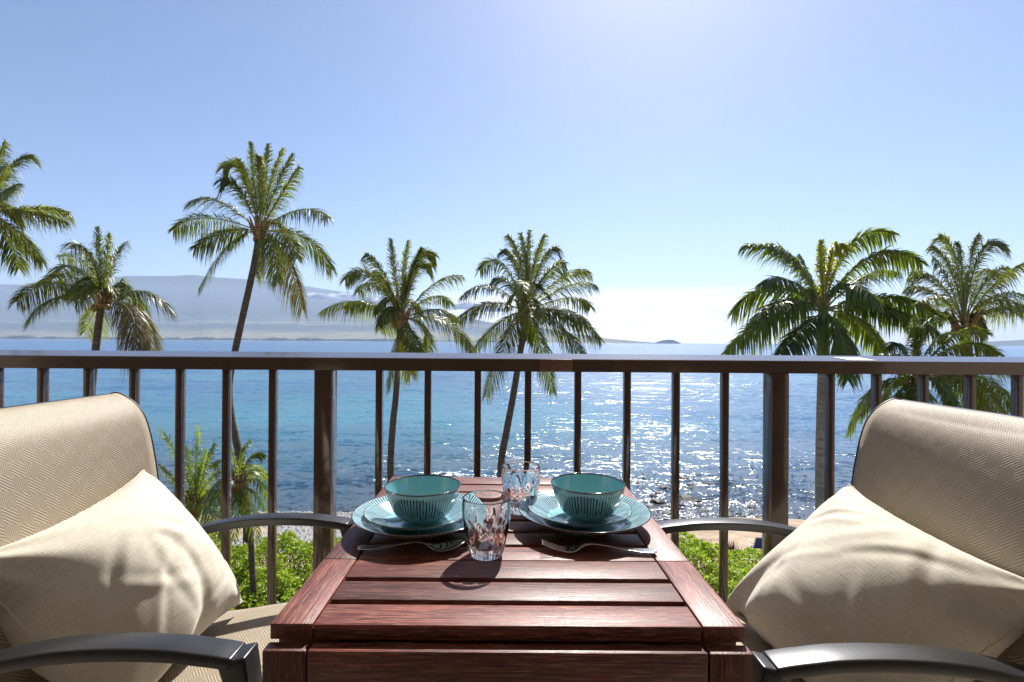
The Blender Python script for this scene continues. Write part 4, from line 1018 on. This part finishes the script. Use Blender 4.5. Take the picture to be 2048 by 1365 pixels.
_, WR = pillow((.722, 1.120, .778), (.792, .745, .712), (.500, 1.080, .512), .405, 9, 'cream square throw pillow leaning in the right chair', [(.0, .08, .06, .00014), (-.1, -.05, .05, -.0001)], folds=[(-.75, 1.0, -.35, .3, .030, .024), (.9, .5, .3, .45, .012, .018)])

# ------------------------------------------------------------------ tableware
def place(x, y, label_side, dx_small=0.0, bowl=(0, 0)):
    z = TZ + .0003
    P1 = [(0, .0035), (.050, .0035), (.052, .0), (.056, .0), (.058, .004), (.074, .006), (.090, .013), (.110, .0225), (.1295, .0325), (.1308, .0335), (.1310, .0345), (.1303, .0352), (.1290, .0350),
          (.110, .0262), (.094, .0175), (.083, .0115), (.074, .0095), (.060, .0085), (0, .0085)]
    p = empty('dinner_plate', (x, y, z), f'large teal glazed dinner plate with black radial rim stripes, bottom of the {label_side} stack', 'plate', 'large striped teal plates')
    lathe('glazed_body', P1, G_PLATE, p, 128, (x, y, z))
    z2 = z + .0088
    P2 = [(0, .003), (.040, .003), (.042, 0), (.045, 0), (.047, .003), (.060, .006), (.075, .013), (.090, .0205), (.1018, .0272), (.1030, .0282), (.1028, .0292), (.1015, .0292), (.090, .0238), (.076, .0168), (.064, .0105), (.052, .0075), (0, .0070)]
    p = empty('side_plate', (x + dx_small, y, z2), f'smaller teal striped side plate in the middle of the {label_side} stack', 'plate', 'small striped teal plates')
    lathe('glazed_body', P2, G_SMALL, p, 128, (x + dx_small, y, z2))
    z3 = z2 + .0073
    bx, by = x + bowl[0], y + bowl[1]
    P3 = [(0, .003), (.026, .003), (.028, 0), (.0305, 0), (.033, .003), (.046, .010), (.058, .023), (.066, .040), (.0715, .058), (.0735, .0670), (.0740, .0684), (.0733, .0692), (.0720, .0685),
          (.0690, .056), (.0630, .040), (.0550, .0255), (.0440, .0140), (.0300, .0075), (0, .0060)]
    sp_ = spline(P3, 4); sp_[:, 0] = np.clip(sp_[:, 0], 0, 1)
    p = empty('bowl', (bx, by, z3), f'teal speckled bowl with black vertical stripes on top of the {label_side} stack of plates', 'bowl', 'striped teal bowls')
    lathe('glazed_body', [tuple(q) for q in sp_], G_BOWL, p, 128, (bx, by, z3))
place(-.160, .990, 'left', -.006, (.003, .002))
place(.161, 1.012, 'right', -.008, (.009, .002))
def tumbler(x, y, rot, label):
    z = TZ + .0003; H = .099
    outer = spline([(.0, .0), (.0235, .0), (.0262, .0015), (.0285, .008), (.0315, .022), (.0355, .042), (.0385, .060), (.0396, .075), (.0395, .088), (.0385, H - .0012)], 6)
    inner = spline([(.0385, H - .0012), (.0378, H), (.0368, H - .0012), (.0372, .088), (.0370, .070), (.0358, .048), (.0322, .030), (.0275, .019), (.018, .0155), (.0, .0145)], 5)[1:]
    prof = [(q[0] * 1.07, q[1]) for q in outer] + [(q[0] * 1.07, q[1]) for q in inner]; no = len(outer)
    def fn(i, r, zz, th):
        if i >= no or r < 1e-6: return max(r, 0)
        k = 1 - max(0.0, min(1.0, (zz - .050) / .022)); k = k * k * (3 - 2 * k)
        tw = th + rot + zz * 4.0 + .10 * math.sin(zz * 90 + 3 * th)
        a = abs(math.sin(tw * 6)); low = max(0, 1 - zz / .02)
        f1 = (1 - a) * .085 * k
        f2 = .055 * (1 - abs(math.sin((th + rot) * 12))) * low
        return r * (1 - f1 - f2) if zz > .0005 else r * .97
    t = empty('tumbler', (x, y, z), label, 'glass', 'clear swirled glass tumblers')
    o = lathe('glass_body', prof, GLASS, t, 192, (x, y, z), fn)
    o.cycles.is_caustics_caster = True
tumbler(-.028, .872, .3, 'clear cut glass tumbler standing in front between spoon and fork')
tumbler(.0385, 1.095, .1, 'clear cut glass tumbler farther back between the two bowls')
sl.cycles.is_caustics_light = True
for o in bpy.data.objects:
    if o.name.startswith(('slat', 'stile')): o.cycles.is_caustics_receiver = True

def cutlery(kind, x0, x1, y, label, ang):
    """handle end at x0, head end at x1"""
    L = abs(x1 - x0); cx = (x0 + x1) / 2
    t = empty(kind, (cx, y, TZ), label, kind)
    def zc(s):      # centre-line height: handle end down, arch, root down, tip up
        pts = [(0, .0042), (.12, .0040), (.28, .0065), (.45, .0125), (.56, .0150), (.64, .0120), (.70, .0048), (.76, .0030), (.84, .0052), (.93, .0110), (1, .0165)]
        return np.interp(s, [p[0] for p in pts], [p[1] for p in pts])
    def wd(s):
        if kind == 'spoon': pts = [(0, .004), (.015, .009), (.05, .0105), (.12, .0095), (.3, .005), (.5, .0032), (.62, .0032), (.67, .006), (.72, .0135), (.80, .0200), (.87, .0205), (.94, .0155), (.98, .008), (1, .002)]
        else: pts = [(0, .004), (.015, .009), (.05, .0105), (.12, .0095), (.3, .005), (.5, .0032), (.60, .0032), (.66, .006), (.71, .0115), (.76, .0125), (.79, .0125)]
        return np.interp(s, [p[0] for p in pts], [p[1] for p in pts])
    end = 1.0 if kind == 'spoon' else .79
    S = np.linspace(0, end, 70); zz = zc(S); zz = np.convolve(np.pad(zz, 3, 'edge'), np.ones(7) / 7, 'valid')
    nx = 11; V = []; F = []
    for i, s in enumerate(S):
        w_ = wd(s)
        for j in range(nx):
            u = -1 + 2 * j / (nx - 1)
            cup = 0
            if kind == 'spoon' and s > .66: cup = .0062 * math.sin(math.pi * (s - .66) / .34) ** .8
            z = zz[i] - cup * (1 - u * u) + (cup * .35)
            if s < .3: z += .0007 * math.cos(u * 9) * math.sin(s * 140)      # hammered pattern
            V.append((s * L, u * w_, z))
    for i in range(len(S) - 1):
        for j in range(nx - 1): F.append((i * nx + j, (i + 1) * nx + j, (i + 1) * nx + j + 1, i * nx + j + 1))
    def fin(name, V, F, thick):
        c, s_ = math.cos(ang), math.sin(ang); sg = 1 if x1 > x0 else -1
        W = [(x0 + sg * (p[0] * c) - p[1] * s_ * sg, y + p[0] * s_ + p[1] * c, TZ + p[2] + .0012) for p in V]
        o = link(name, mesh(name, W, F), STEEL, t, True); md = o.modifiers.new('s', 'SOLIDIFY'); md.thickness = thick; md.offset = 0
        m2 = o.modifiers.new('b', 'SUBSURF'); m2.levels = 1; m2.render_levels = 1
        return o
    fin('handle' if kind == 'fork' else 'spoon_body', V, F, .0018)
    if kind == 'fork':
        for q in range(4):
            yc = (-1.5 + q) * .0066; V = []; F = []
            for i, s in enumerate(np.linspace(.775, 1.0, 14)):
                hw_ = .0020 * (1 - .55 * (s - .775) / .225)
                V += [(s * L, yc - hw_, zc(s)), (s * L, yc + hw_, zc(s))]
            F = [(i * 2, i * 2 + 2, i * 2 + 3, i * 2 + 1) for i in range(13)]
            fin('tine', V, F, .0018)
cutlery('spoon', -.253, -.066, .884, 'steel spoon lying in front of the left plates', .01)
cutlery('fork', .268, .068, .878, 'steel fork lying in front of the right plates', .03)
